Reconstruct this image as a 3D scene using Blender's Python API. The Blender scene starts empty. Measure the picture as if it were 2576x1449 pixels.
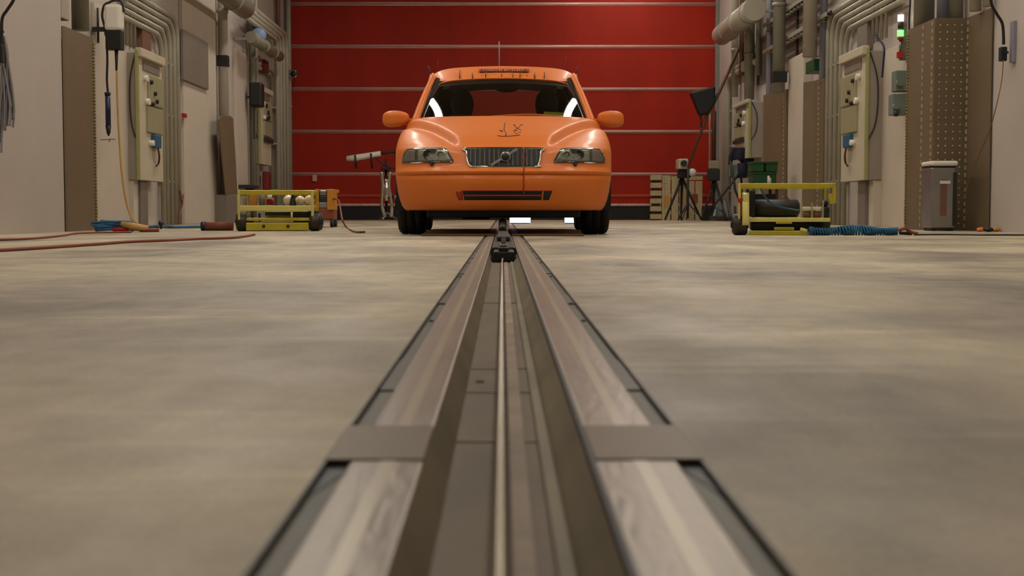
import bpy, bmesh, math, random
from mathutils import Vector, Matrix
random.seed(7)
PI = math.pi
S = bpy.context.scene
col = S.collection

# ------------------------------------------------------------------ camera
F = 3400.0                       # focal length in pixels of the 2576 px frame
CAMH = 0.197
VPX, VPY = 1264.0, 530.0
TH = math.atan((724.5 - VPY) / F)
PSI = math.atan2((VPX - 1288.0) / F, 1 / math.cos(TH))
cam_d = bpy.data.cameras.new('camera')
cam = bpy.data.objects.new('camera', cam_d)
col.objects.link(cam)
cam.rotation_euler = (PI / 2 - TH, 0, PSI)
cam.location = (0, 0, CAMH)
cam_d.sensor_width = 36.0
cam_d.lens = 36.0 * F / 2576.0
cam_d.clip_start = 0.05
cam_d.clip_end = 200
cam_d.dof.use_dof = True
cam_d.dof.focus_distance = 11.5
cam_d.dof.aperture_fstop = 8.5
S.camera = cam

# ------------------------------------------------------------------ world, exposure
w = bpy.data.worlds.new('hall_air')
S.world = w
w.use_nodes = True
w.node_tree.nodes['Background'].inputs[0].default_value = (0.85, 0.78, 0.68, 1)
w.node_tree.nodes['Background'].inputs[1].default_value = 0.05
S.view_settings.view_transform = 'Standard'
S.view_settings.look = 'None'
S.view_settings.exposure = 0.6
S.view_settings.gamma = 1.0
S.view_settings.use_curve_mapping = False
LAMP_STRENGTH = 17.5
LAMP_COL = (1.0, 0.92, 0.80)

RM = Matrix.Rotation(PSI, 3, 'Z') @ Matrix.Rotation(PI / 2 - TH, 3, 'X')


def ray(px, py):
    return RM @ Vector(((px - 1288.0) / F, -(py - 724.5) / F, -1.0))


def P(px, py, Y):
    "point of the hall at distance Y whose direction from the tripod was measured as px, py"
    d = ray(px, py)
    return Vector((0, 0, CAMH)) + d * (Y / d.y)


def W(px, py, X):
    "point on the wall plane at X"
    d = ray(px, py)
    return Vector((0, 0, CAMH)) + d * (X / d.x)


def WY(px, X):
    return W(px, VPY, X).y


# ------------------------------------------------------------------ materials
def lin(c):
    return tuple(((v / 255.0) / 12.92 if v / 255.0 <= 0.04045 else ((v / 255.0 + 0.055) / 1.055) ** 2.4) for v in c)


def mat(name, c, rough=0.55, metal=0.0, var=0.12, scale=3.0, bump=0.0, bscale=40.0, coat=0.0, stretch=(1, 1, 1), emit=None, spec=0.5):
    m = bpy.data.materials.new(name)
    m.use_nodes = True
    nt = m.node_tree
    b = nt.nodes['Principled BSDF']
    L = lin(c)
    b.inputs['Roughness'].default_value = rough
    b.inputs['Metallic'].default_value = metal
    b.inputs['Specular IOR Level'].default_value = spec
    if coat:
        b.inputs['Coat Weight'].default_value = coat
        b.inputs['Coat Roughness'].default_value = 0.15
    if emit:
        b.inputs['Emission Color'].default_value = (*emit[0], 1)
        b.inputs['Emission Strength'].default_value = emit[1]
    tc = nt.nodes.new('ShaderNodeTexCoord')
    mp = nt.nodes.new('ShaderNodeMapping')
    mp.inputs['Scale'].default_value = stretch
    nt.links.new(tc.outputs['Object'], mp.inputs['Vector'])
    n = nt.nodes.new('ShaderNodeTexNoise')
    n.inputs['Scale'].default_value = scale
    n.inputs['Detail'].default_value = 6
    nt.links.new(mp.outputs['Vector'], n.inputs['Vector'])
    r = nt.nodes.new('ShaderNodeValToRGB')
    r.color_ramp.elements[0].position = 0.3
    r.color_ramp.elements[1].position = 0.7
    r.color_ramp.elements[0].color = (*[v * (1 - var) for v in L], 1)
    r.color_ramp.elements[1].color = (*[min(1, v * (1 + var)) for v in L], 1)
    nt.links.new(n.outputs['Fac'], r.inputs['Fac'])
    nt.links.new(r.outputs['Color'], b.inputs['Base Color'])
    if bump:
        n2 = nt.nodes.new('ShaderNodeTexNoise')
        n2.inputs['Scale'].default_value = bscale
        n2.inputs['Detail'].default_value = 4
        nt.links.new(mp.outputs['Vector'], n2.inputs['Vector'])
        bp = nt.nodes.new('ShaderNodeBump')
        bp.inputs['Strength'].default_value = bump
        bp.inputs['Distance'].default_value = 0.01
        nt.links.new(n2.outputs['Fac'], bp.inputs['Height'])
        nt.links.new(bp.outputs['Normal'], b.inputs['Normal'])
    return m


def glass_mat(name, tint, gloss=1.0, rough=0.0, ior=1.5):
    m = bpy.data.materials.new(name)
    m.use_nodes = True
    nt = m.node_tree
    nt.nodes.remove(nt.nodes['Principled BSDF'])
    out = nt.nodes['Material Output']
    t = nt.nodes.new('ShaderNodeBsdfTransparent')
    t.inputs[0].default_value = (*tint, 1)
    g = nt.nodes.new('ShaderNodeBsdfGlossy')
    g.inputs['Roughness'].default_value = rough
    g.inputs[0].default_value = (gloss, gloss, gloss, 1)
    f = nt.nodes.new('ShaderNodeFresnel')
    ge = nt.nodes.new('ShaderNodeNewGeometry')
    ma = nt.nodes.new('ShaderNodeMath')
    ma.operation = 'MULTIPLY_ADD'
    ma.inputs[1].default_value = 1 / ior - ior
    ma.inputs[2].default_value = ior
    nt.links.new(ge.outputs['Backfacing'], ma.inputs[0])
    nt.links.new(ma.outputs[0], f.inputs['IOR'])
    x = nt.nodes.new('ShaderNodeMixShader')
    nt.links.new(f.outputs[0], x.inputs[0])
    nt.links.new(t.outputs[0], x.inputs[1])
    nt.links.new(g.outputs[0], x.inputs[2])
    nt.links.new(x.outputs[0], out.inputs['Surface'])
    return m


def concrete_mat():
    m = bpy.data.materials.new('worn_concrete')
    m.use_nodes = True
    nt = m.node_tree
    N, Lk = nt.nodes.new, nt.links.new
    b = nt.nodes['Principled BSDF']
    tc = N('ShaderNodeTexCoord')

    def noise(scale, detail, st=(1, 1, 1), off=(0, 0, 0), dist=0.0):
        mp = N('ShaderNodeMapping')
        mp.inputs['Scale'].default_value = st
        mp.inputs['Location'].default_value = off
        Lk(tc.outputs['Object'], mp.inputs['Vector'])
        n = N('ShaderNodeTexNoise')
        n.inputs['Scale'].default_value = scale
        n.inputs['Detail'].default_value = detail
        n.inputs['Distortion'].default_value = dist
        Lk(mp.outputs['Vector'], n.inputs['Vector'])
        return n.outputs['Fac']

    def ramp(fac, p0, c0, p1, c1):
        r = N('ShaderNodeValToRGB')
        r.color_ramp.elements[0].position = p0
        r.color_ramp.elements[1].position = p1
        r.color_ramp.elements[0].color = (*c0, 1)
        r.color_ramp.elements[1].color = (*c1, 1)
        Lk(fac, r.inputs['Fac'])
        return r.outputs['Color']

    def mix(mode, f, a, c):
        x = N('ShaderNodeMix')
        x.data_type = 'RGBA'
        x.blend_type = mode
        x.inputs[0].default_value = f
        Lk(a, x.inputs[6])
        Lk(c, x.inputs[7])
        return x.outputs[2]
    base = ramp(noise(1.3, 5, (1, .6, 1), (3, 1, 0), 0.6), 0.32, lin((128, 116, 102)), 0.66, lin((200, 185, 156)))
    fine = ramp(noise(14, 8, (1, .5, 1)), 0.3, (.82, .82, .82), 0.72, (1.12, 1.12, 1.1))
    grain = ramp(noise(120, 3), 0.3, (.88, .88, .88), 0.7, (1.1, 1.1, 1.1))
    streak = ramp(noise(3.2, 6, (.35, 3.0, 1), (0, 7, 0), 0.4), 0.58, (0, 0, 0), 0.75, (.16, .15, .11))
    c = mix('MULTIPLY', 1.0, base, fine)
    c = mix('MULTIPLY', 1.0, c, grain)
    c = mix('ADD', 1.0, c, streak)
    dark = ramp(noise(2.1, 7, (1, 1, 1), (9, 4, 2), 1.2), 0.25, (.72, .72, .74), 0.42, (1, 1, 1))
    c = mix('MULTIPLY', 1.0, c, dark)
    Lk(c, b.inputs['Base Color'])
    rr = ramp(noise(5, 5, (1, .5, 1), (2, 2, 2)), 0.3, (.42, .42, .42), 0.7, (.62, .62, .62))
    Lk(rr, b.inputs['Roughness'])
    b.inputs['Specular IOR Level'].default_value = 0.4
    bp = N('ShaderNodeBump')
    bp.inputs['Strength'].default_value = 0.25
    bp.inputs['Distance'].default_value = 0.004
    Lk(noise(60, 4), bp.inputs['Height'])
    Lk(bp.outputs['Normal'], b.inputs['Normal'])
    return m


M = {}
M['concrete'] = concrete_mat()
M['wall'] = mat('off_white_wall_paint', (180, 170, 160), 0.7, var=0.05, scale=1.2, bump=0.1)
M['wall_panel'] = mat('pale_wall_panel', (192, 180, 164), 0.6, var=0.04)
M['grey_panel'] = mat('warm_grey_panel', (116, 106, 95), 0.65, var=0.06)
M['ceiling'] = mat('ceiling_grey', (110, 104, 96), 0.8)
M['door_red'] = mat('red_door_sheet', (156, 30, 5), 0.6, spec=0.25, var=0.10, scale=2.0, bump=0.12, bscale=25, stretch=(1, 1, .2))
M['door_rail'] = mat('door_rail_metal', (214, 168, 156), 0.3, metal=0.15, var=0.1)
M['rubber'] = mat('black_rubber', (18, 17, 16), 0.7, var=0.2)
M['steel_frame'] = mat('painted_steel_grey', (128, 124, 118), 0.5, var=0.06)
M['clad'] = mat('brown_perforated_sheet', (118, 102, 78), 0.5, metal=0.25, var=0.06)
M['clad_hi'] = mat('pale_sheet_edge', (186, 172, 138), 0.4, metal=0.3, var=0.1)
M['clad_edge'] = mat('yellowish_sheet_edge', (160, 148, 92), 0.45, metal=0.3, var=0.1)
M['pipe_w'] = mat('pale_pipe_paint', (164, 156, 140), 0.4, var=0.06)
M['pipe_g'] = mat('grey_green_pipe_paint', (128, 124, 108), 0.4, var=0.08)
M['pipe_b'] = mat('lavender_grey_pipe_paint', (136, 136, 148), 0.4, var=0.06)
M['galv'] = mat('galvanised_conduit', (160, 155, 138), 0.4, metal=0.2, var=0.1)
M['copper'] = mat('brown_copper_duct', (120, 84, 68), 0.5, metal=0.2)
M['black'] = mat('matt_black_plastic', (14, 14, 15), 0.5)
M['dark'] = mat('dark_charcoal', (36, 34, 32), 0.55)
M['darkmetal'] = mat('dark_steel', (60, 55, 48), 0.45, metal=0.5, var=0.2, scale=9)
M['cab_side'] = mat('cabinet_grey_paint', (146, 134, 122), 0.55, var=0.05)
M['cab_front'] = mat('cabinet_ivory_paint', (190, 180, 156), 0.5, var=0.05)
M['cab_olive'] = mat('olive_beige_cover', (150, 144, 112), 0.5, var=0.05)
M['cab_edge'] = mat('cabinet_green_edge', (150, 150, 96), 0.45)
M['white'] = mat('white_plastic', (222, 216, 204), 0.4, var=0.04)
M['cream'] = mat('cream_for_glare', (252, 240, 208), 0.2, var=0.03, coat=0.6)  # white glare on the shiny lamp heads, put into the base colour
M['blue_socket'] = mat('blue_socket_plastic', (40, 92, 122), 0.4)
M['blue'] = mat('blue_hose_rubber', (30, 92, 128), 0.4, var=0.15)
M['blue_d'] = mat('dark_blue_plastic', (20, 28, 66), 0.35)
M['blue_l'] = mat('light_blue_disc', (120, 146, 184), 0.4)
M['navy'] = mat('navy_cloth', (26, 26, 48), 0.85, bump=0.3)
M['green'] = mat('green_plastic_crate', (22, 70, 30), 0.5)
M['green_l'] = mat('green_box_plastic', (12, 74, 40), 0.4)
M['grey_green'] = mat('grey_green_socket', (104, 116, 106), 0.5)
M['red'] = mat('red_plastic', (170, 30, 22), 0.4)
M['red_hose'] = mat('rust_red_hose', (134, 66, 44), 0.6, var=0.2)
M['brown_roll'] = mat('brown_cloth_roll', (122, 66, 44), 0.8, bump=0.3)
M['yellow'] = mat('yellow_machine_paint', (178, 164, 34), 0.4, var=0.12, scale=8, coat=0.3)
M['yellow_l'] = mat('pale_yellow_paint', (205, 196, 110), 0.35, var=0.1)
M['yellow_hose'] = mat('yellow_hose', (188, 146, 72), 0.5)
M['amber'] = mat('amber_machine_paint', (196, 132, 30), 0.45, var=0.12)
M['wood'] = mat('pale_pallet_wood', (176, 160, 122), 0.75, var=0.15, scale=6, stretch=(1, 1, 6), bump=0.3)
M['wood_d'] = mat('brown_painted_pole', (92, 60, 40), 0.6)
M['chrome'] = mat('chrome', (225, 222, 215), 0.12, metal=1.0, var=0.03)
M['alu'] = mat('dull_aluminium', (150, 148, 145), 0.35, metal=0.8)
M['orange'] = mat('orange_car_paint', (228, 121, 37), 0.5, var=0.03, scale=1.5, coat=0.12)
M['orange_red'] = mat('orange_red_plastic', (168, 54, 18), 0.55)
M['orange_d'] = mat('shut_line_dark', (70, 26, 8), 0.7)
M['tyre'] = mat('tyre_rubber', (16, 16, 16), 0.75, bump=0.4, bscale=30)
M['seat'] = mat('dark_green_grey_seat', (58, 60, 46), 0.8, bump=0.2)
M['interior'] = mat('dark_cabin_trim', (26, 24, 22), 0.8)
M['reflector'] = mat('lamp_reflector', (176, 174, 160), 0.25, metal=0.5, var=0.35, scale=60)
M['lamp_dark'] = mat('lamp_housing', (72, 68, 60), 0.3, metal=0.4, var=0.3, scale=30)
M['turn'] = mat('turn_signal_plastic', (134, 110, 96), 0.3, var=0.2, scale=20)
M['ink'] = mat('dark_marker_ink', (78, 42, 26), 0.8)
M['sticker'] = mat('dark_red_sticker', (110, 22, 20), 0.6, var=0.15, scale=30)
M['sticker_l'] = mat('pale_sticker_print', (200, 130, 110), 0.6)
M['lime'] = mat('lime_tape', (120, 136, 24), 0.6)
M['glass'] = glass_mat('windscreen_glass', (0.90, 0.93, 0.90), 0.9, 0.0, 1.45)
M['lampglass'] = glass_mat('headlamp_glass', (0.85, 0.87, 0.85), 1.0, 0.02, 1.5)
M['clearglass'] = glass_mat('side_glass', (0.86, 0.9, 0.86), 1.0, 0.0, 1.5)
M['plate'] = mat('worn_steel_plate', (150, 137, 123), 0.36, metal=0.35, var=0.14, scale=5, stretch=(3, .6, 1), bump=0.1)
M['plate_d'] = mat('worn_steel_channel', (84, 78, 65), 0.5, metal=0.3, var=0.25, scale=9, stretch=(2, .5, 1))
M['slot'] = mat('oily_slot_steel', (102, 86, 62), 0.5, metal=0.2, var=0.25, scale=6, stretch=(3, .8, 1))
M['slot_w'] = mat('slot_side_steel', (124, 112, 86), 0.55, metal=0.2, var=0.25, scale=7, stretch=(1, .7, 1))
M['strip'] = mat('pale_slot_strip', (150, 130, 108), 0.5, var=0.3, scale=12, stretch=(.2, .8, 1))
M['plate_sheen'] = mat('painted_reflection_strip', (176, 164, 140), 0.35, metal=0.3, var=0.16, scale=2.0, stretch=(1, .5, 1))  # pale tone paints the light reflected off the track plates
M['cross'] = mat('brown_cross_plate', (118, 102, 84), 0.5, metal=0.3, var=0.08)
M['rod'] = mat('steel_cable', (178, 168, 150), 0.3, metal=0.5, var=0.05, scale=60)
M['lamp'] = mat('lamp_diffuser', (240, 230, 210), 0.6, emit=(LAMP_COL, LAMP_STRENGTH))
M['bluelamp'] = mat('blue_white_lamp', (220, 230, 255), 0.5, emit=((0.45, 0.62, 1.0), 3.0))
M['glow_w'] = mat('white_signal_lamp', (255, 240, 235), 0.5, emit=((1.0, .75, .72), 3.0))
M['glow_g'] = mat('green_signal_lamp', (90, 255, 90), 0.5, emit=((.12, 1.0, .12), 2.0))


# ------------------------------------------------------------------ mesh helpers
class MB:
    def __init__(s):
        s.v, s.f, s.sm = [], [], []

    def add(s, vs, fs, smooth=False):
        o = len(s.v)
        s.v += [Vector(v) for v in vs]
        s.f += [tuple(i + o for i in f) for f in fs]
        s.sm += [smooth] * len(fs)
        return s

    def box(s, x0, x1, y0, y1, z0, z1):
        x0, x1 = min(x0, x1), max(x0, x1)
        y0, y1 = min(y0, y1), max(y0, y1)
        z0, z1 = min(z0, z1), max(z0, z1)
        v = [(x0, y0, z0), (x1, y0, z0), (x1, y1, z0), (x0, y1, z0), (x0, y0, z1), (x1, y0, z1), (x1, y1, z1), (x0, y1, z1)]
        return s.add(v, [(0, 3, 2, 1), (4, 5, 6, 7), (0, 1, 5, 4), (1, 2, 6, 5), (2, 3, 7, 6), (3, 0, 4, 7)])

    def bar(s, a, b, wd, ht, up=(0, 0, 1)):
        a, b = Vector(a), Vector(b)
        d = (b - a).normalized()
        u = Vector(up)
        if abs(d.dot(u)) > 0.98:
            u = Vector((0, 1, 0))
        r = d.cross(u).normalized()
        u = r.cross(d).normalized()
        v = []
        for p in (a, b):
            for sx, sy in ((-1, -1), (1, -1), (1, 1), (-1, 1)):
                v.append(p + r * sx * wd / 2 + u * sy * ht / 2)
        return s.add(v, [(0, 1, 2, 3), (7, 6, 5, 4), (0, 4, 5, 1), (1, 5, 6, 2), (2, 6, 7, 3), (3, 7, 4, 0)])

    def tube(s, pts, r, n=12, cap=True):
        pts = [Vector(p) for p in pts]
        rs = r if isinstance(r, (list, tuple)) else [r] * len(pts)
        vs = []
        prev = None
        for i, p in enumerate(pts):
            if i == 0:
                d = pts[1] - p
            elif i == len(pts) - 1:
                d = p - pts[-2]
            else:
                d = (pts[i + 1] - p).normalized() + (p - pts[i - 1]).normalized()
            d.normalize()
            if prev is None:
                u = Vector((0, 0, 1)) if abs(d.z) < 0.9 else Vector((1, 0, 0))
            else:
                u = prev
            a = (u - d * u.dot(d)).normalized()
            prev = a
            b = d.cross(a)
            for k in range(n):
                t = 2 * PI * k / n
                vs.append(p + (a * math.cos(t) + b * math.sin(t)) * rs[i])
        fs = []
        for i in range(len(pts) - 1):
            for k in range(n):
                fs.append((i * n + k, i * n + (k + 1) % n, (i + 1) * n + (k + 1) % n, (i + 1) * n + k))
        s.add(vs, fs, True)
        if cap:
            o = len(s.v) - len(vs)
            s.f.append(tuple(o + k for k in reversed(range(n))))
            s.f.append(tuple(o + (len(pts) - 1) * n + k for k in range(n)))
            s.sm += [False, False]
        return s

    def lathe(s, prof, c, axis='Z', n=24):
        vs = []
        for (r, h) in prof:
            for k in range(n):
                t = 2 * PI * k / n
                a, b = r * math.cos(t), r * math.sin(t)
                q = {'Z': (a, b, h), 'Y': (a, h, b), 'X': (h, a, b)}[axis]
                vs.append(Vector(c) + Vector(q))
        fs = []
        for i in range(len(prof) - 1):
            for k in range(n):
                fs.append((i * n + k, i * n + (k + 1) % n, (i + 1) * n + (k + 1) % n, (i + 1) * n + k))
        return s.add(vs, fs, True)

    def ball(s, c, r, n=14, sc=(1, 1, 1)):
        vs, fs = [], []
        for i in range(n + 1):
            ph = PI * i / n
            for k in range(2 * n):
                t = PI * k / n
                vs.append(Vector(c) + Vector((r * sc[0] * math.sin(ph) * math.cos(t), r * sc[1] * math.sin(ph) * math.sin(t), r * sc[2] * math.cos(ph))))
        for i in range(n):
            for k in range(2 * n):
                fs.append((i * 2 * n + k, (i + 1) * 2 * n + k, (i + 1) * 2 * n + (k + 1) % (2 * n), i * 2 * n + (k + 1) % (2 * n)))
        return s.add(vs, fs, True)

    def grid(s, fn, nu, nv, smooth=True):
        vs = [fn(i / nu, j / nv) for j in range(nv + 1) for i in range(nu + 1)]
        fs = [(j * (nu + 1) + i, j * (nu + 1) + i + 1, (j + 1) * (nu + 1) + i + 1, (j + 1) * (nu + 1) + i) for j in range(nv) for i in range(nu)]
        return s.add(vs, fs, smooth)

    def prism(s, poly, off):
        "polygon of 3-D points pushed along off"
        n = len(poly)
        a = [Vector(p) for p in poly]
        b = [p + Vector(off) for p in a]
        return s.add(a + b, [tuple(range(n)), tuple(reversed(range(n, 2 * n)))] + [(i, i + n, (i + 1) % n + n, (i + 1) % n) for i in range(n)])

    def build(s, name, m, parent=None, bevel=0.0, solid=0.0):
        me = bpy.data.meshes.new(name)
        off = parent_world(parent) if parent else Vector((0, 0, 0))
        me.from_pydata([v - off for v in s.v], [], s.f)
        me.polygons.foreach_set('use_smooth', s.sm)
        me.materials.append(M[m] if isinstance(m, str) else m)
        bm = bmesh.new()
        bm.from_mesh(me)
        bmesh.ops.remove_doubles(bm, verts=bm.verts, dist=1e-5)
        bmesh.ops.recalc_face_normals(bm, faces=bm.faces)
        bm.to_mesh(me)
        bm.free()
        o = bpy.data.objects.new(name, me)
        col.objects.link(o)
        if parent:
            o.parent = parent
        if solid:
            md = o.modifiers.new('thickness', 'SOLIDIFY')
            md.thickness = solid
            md.offset = 0
        if bevel:
            md = o.modifiers.new('edges', 'BEVEL')
            md.width = bevel
            md.segments = 2
            md.limit_method = 'ANGLE'
        return o


def turn(objs, pivot, ang):
    "turn whole things (roots) about a vertical axis"
    R_ = Matrix.Rotation(ang, 3, 'Z')
    for o in objs:
        v = o.location - Vector((pivot[0], pivot[1], 0))
        o.location = R_ @ v + Vector((pivot[0], pivot[1], 0))
        o.rotation_euler.z += ang


def roots():
    return [o for o in bpy.data.objects if o.parent is None]


def parent_world(o):
    v = Vector((0, 0, 0))
    while o:
        v += o.location
        o = o.parent
    return v


def smooth_path(pts, k=8):
    pts = [Vector(p) for p in pts]
    q = [pts[0]] + pts + [pts[-1]]
    out = []
    for i in range(1, len(q) - 2):
        p0, p1, p2, p3 = q[i - 1:i + 3]
        for j in range(k):
            t = j / k
            out.append(0.5 * ((2 * p1) + (p2 - p0) * t + (2 * p0 - 5 * p1 + 4 * p2 - p3) * t * t + (3 * p1 - p0 - 3 * p2 + p3) * t ** 3))
    out.append(pts[-1])
    return out


def tag(o, label, cat, group=None, kind=None):
    o['label'] = label
    o['category'] = cat
    if group:
        o['group'] = group
    if kind:
        o['kind'] = kind
    return o


def struct(o):
    o['kind'] = 'structure'
    return o


def thing(name, loc, label, cat, group=None):
    o = bpy.data.objects.new(name, None)
    col.objects.link(o)
    o.location = loc
    o.empty_display_size = 0.1
    return tag(o, label, cat, group)


def copy_thing(root, loc, label=None, rz=0.0):
    def cp(o, parent):
        c = o.copy()
        col.objects.link(c)
        if parent:
            c.parent = parent
        for ch in kids.get(o.name, []):
            cp(ch, c)
        return c
    kids = {}
    for o in bpy.data.objects:
        if o.parent:
            kids.setdefault(o.parent.name, []).append(o)
    r = cp(root, None)
    r.location = loc
    r.rotation_euler.z = rz
    if label:
        r['label'] = label
    return r


XL, XR = -4.62, 4.62           # main wall faces
YD = 29.1                      # the red door
YB = -5.0                      # back of the hall
ZC = 6.6

# ------------------------------------------------------------------ structure
b = MB()
b.box(-7, -0.139, YB, YD + 1.5, -0.30, 0)
b.box(0.157, 7, YB, YD + 1.5, -0.30, 0)
b.box(-0.14, 0.158, YB, YD + 1.5, -0.30, -0.12)
struct(b.build('floor', 'concrete'))
struct(MB().box(-7, 7, YB, YD + 1.5, ZC, ZC + .2).build('ceiling', 'ceiling'))
b = MB()
b.box(XL - .3, XL, YB, YD + 1.2, 0, ZC)
struct(b.build('wall_left', 'wall'))
struct(MB().box(XL, -4.10, YB, 12.70, 0, ZC).build('wall_left', 'wall'))
struct(MB().box(XR, XR + .3, YB, YD + 1.2, 0, ZC).build('wall_right', 'wall'))
struct(MB().box(-7, 7, YB - .3, YB, 0, ZC).build('wall_rear', 'wall'))
b = MB()
b.box(-7, -4.52, YD + .15, YD + .45, 0, ZC)
b.box(4.57, 7, YD + .15, YD + .45, 0, ZC)
b.box(-4.6, 4.6, YD + .15, YD + .45, 5.9, ZC)
struct(b.build('wall_front', 'wall'))

# the red sectional door
door = bpy.data.objects.new('door_1', None)
col.objects.link(door)
door.location = (0, YD, 0)
door['kind'] = 'structure'
door['label'] = 'wide red sectional hangar door with pale horizontal rails'
DX0, DX1 = P(735, 300, YD).x, P(1797, 300, YD).x
rails = [P(1264, y, YD).z for y in (438, 331, 224, 117, 10)]
pitch = rails[1] - rails[0]
zs = [P(1264, 516, YD).z] + rails + [rails[-1] + pitch, rails[-1] + 2 * pitch]
for i in range(len(zs) - 1):
    b = MB().box(DX0, DX1, YD, YD + .06, zs[i] + .004, zs[i + 1] - .004)
    b.build('door_panel', 'door_red', door, bevel=.006)
for z in zs[1:-1]:
    b = MB()
    b.tube([(DX0, YD - .008, z), (DX1, YD - .008, z)], .026, 12)
    b.box(DX0, DX1, YD - .004, YD + .02, z - .034, z + .034)
    b.build('door_rail', 'door_rail', door)
z0 = P(1264, 492, YD).z
MB().box(DX0, DX1, YD - .02, YD + .01, z0 - .03, z0 + .03).build('door_rail', 'orange_red', door, bevel=.004)
b = MB()
zb = P(1264, 515, YD).z
b.box(DX0, DX1, YD - .03, YD + .03, zb - .025, zb + .025)
for i in range(46):
    x = DX0 + (i + .5) * (DX1 - DX0) / 46
    b.lathe([(0.0, -.045), (.016, -.045), (.02, -.03)], (x, YD, zb), 'Y', 8)
b.build('bottom_rail', 'door_rail', door)
MB().box(DX0, DX1, YD - .015, YD + .04, 0.0, zb - .025).build('rubber_seal', 'rubber', door, bevel=.01)
b = MB().box(-1.62, -1.5, YD - .04, YD - .01, .05, .05)
MB().box(P(783, 1, YD).x, P(794, 1, YD).x, YD - .05, YD, P(1, 456, YD).z, P(1, 440, YD).z).build('door_latch', 'door_rail', door, bevel=.004)
b = MB().box(XL, DX0, YD - .12, YD + .16, 0, 6.0)
struct(b.build('trim_1', 'steel_frame', bevel=.01))
b = MB().box(DX1, XR, YD - .12, YD + .16, 0, 6.0)
struct(b.build('trim_2', 'steel_frame', bevel=.01))

# ceiling lamps (two rows running down the hall)
def lamp_thing(x, y):
    t = thing('ceiling_light', (x, y, 5.75), 'long fluorescent ceiling light hanging above the hall', 'light', 'ceiling light rows')
    MB().box(x - .18, x + .18, y - 1.7, y + 1.7, 5.75, 5.83).build('housing', 'white', t, bevel=.01)
    MB().box(x - .14, x + .14, y - 1.66, y + 1.66, 5.735, 5.75).build('diffuser', 'lamp', t)
    for q in (-1.2, 1.2):
        MB().tube([(x, y + q, 5.83), (x, y + q, ZC)], .012, 6).build('hanger', 'alu', t)
    return t


LX = 2.58
ORD = ['first', 'second', 'third', 'fourth', 'fifth', 'sixth', 'seventh']
lamp0 = None
for side_, ys in (('left', (22.2, 17.7, 13.2, 8.7, 4.2)), ('right', (26.7, 22.2, 17.7, 13.2, 8.7, 4.2))):
    for k, yy in enumerate(ys):
        lab = ORD[k] + ' long fluorescent ceiling light from the red door, ' + side_ + ' row'
        lx = -LX if side_ == 'left' else LX
        if lamp0 is None:
            lamp0 = lamp_thing(lx, yy)
            lamp0['label'] = lab
        else:
            copy_thing(lamp0, (lx, yy, 5.75), lab)

# ------------------------------------------------------------------ guide track in the floor
tr = thing('guide_track', (0.009, 6, 0), 'steel guide track sunk in the concrete floor with a central slot', 'track')
Y0, Y1 = YB + .3, YD - .2
def xs(px, h=CAMH):             # lateral place of a line that meets the lower picture edge at px
    return (px - VPX) / (1449 - VPY) * h
SL, SR = xs(972), xs(1606)
PL, PR = xs(706), xs(1905)
CL, CR = -.139, .157
for (a, c) in ((PL, SL), (SR, PR)):
    MB().box(a, c, Y0, Y1, -.02, 0.0005).build('cover_plate', 'plate', tr, bevel=.002)
for (a, c, sgn) in ((CL, PL, -1), (PR, CR, 1)):
    b = MB()
    b.box(a, c, Y0, Y1, -.03, -.0045)
    e = a if sgn < 0 else c
    b.build('edge_channel', 'plate_d', tr)
    MB().box(e - .0012, e + .0012, Y0, Y1, -.02, .0012).build('edge_lip', 'darkmetal', tr)
    # joint pieces and bolts along the channel
    for yy in (1.8, 3.2, 4.6, 6.0, 7.4, 8.8):
        m_ = (a + c) / 2
        MB().box(a + .001, c - .001, yy - .3, yy, -.0045, -.0025).build('joint_piece', 'plate_d', tr)
    for yy in (2.45, 2.9, 4.1, 5.2, 6.6):
        MB().lathe([(0, .0), (.004, 0), (.005, -.012)], ((a + c) / 2, yy, -.001), 'Z', 8).build('bolt', 'black', tr)
    for yy in (10.5,):
        MB().lathe([(0, .012), (.014, .012), (.016, -.005)], ((a + c) / 2, yy, 0), 'Z', 12).build('end_knob', 'black', tr)
yA, yB = .197 * F / (1165 - VPY), .197 * F / (1078 - VPY)
for (a, c) in ((CL - .002, SL), (SR, CR + .002)):
    MB().box(a, c, yA, yB, -.012, .002).build('cross_plate', 'cross', tr, bevel=.001)
for a in (CL + .010, CR - .010):
    MB().prism([(a - .009, yA - .001, -.0036), (a + .013, yA - .001, -.0036), (a + (.009 if a > 0 else -.009), yA - .12, -.0036)], (0, 0, -.002)).build('channel_gap', 'black', tr)
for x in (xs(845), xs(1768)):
    MB().box(x - .0055, x + .0055, Y0, Y1, -.01, .0009).build('reflection_strip', 'plate_sheen', tr)  # raised pale strip, a reflection streak painted along each plate
D = .036
BL, BR = xs(1080, CAMH + D), xs(1452, CAMH + D)
for (a, c) in ((SL, BL), (SR, BR)):
    b = MB()
    b.prism([(a, Y0, -.002), (c, Y0, -D), (c, Y0, -D - .01), (a, Y0, -D - .01)], (0, Y1 - Y0, 0))
    b.build('slot_side', 'slot_w', tr)
MB().box(SR - .0042, SR - .0002, Y0, Y1, -.03, .0006).build('slot_lip', 'black', tr)
MB().box(BL, BR, Y0, Y1, -D - .012, -D).build('slot_bed', 'slot', tr)
MB().box(xs(1290, CAMH + D), xs(1350, CAMH + D), Y0, Y1, -D, -D + .002).build('slot_strip', 'strip', tr)
MB().box(BR - .012, BR - .002, Y0, Y1, -D, -D + .004).build('slot_strip', 'slot_w', tr)
b = MB()
for yy in [1.35, 1.72, 1.98, 3.4]:
    b.box(BL, BR, yy, yy + .012, -D - .001, -D + .0012)
b.build('bed_joint', 'slot_w', tr)
b = MB()
cc = P(1203, 990, 1.9)
b.ball((BL + .016, 1.83, -D), .004, 8, (1.6, 2.2, .6))
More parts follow.
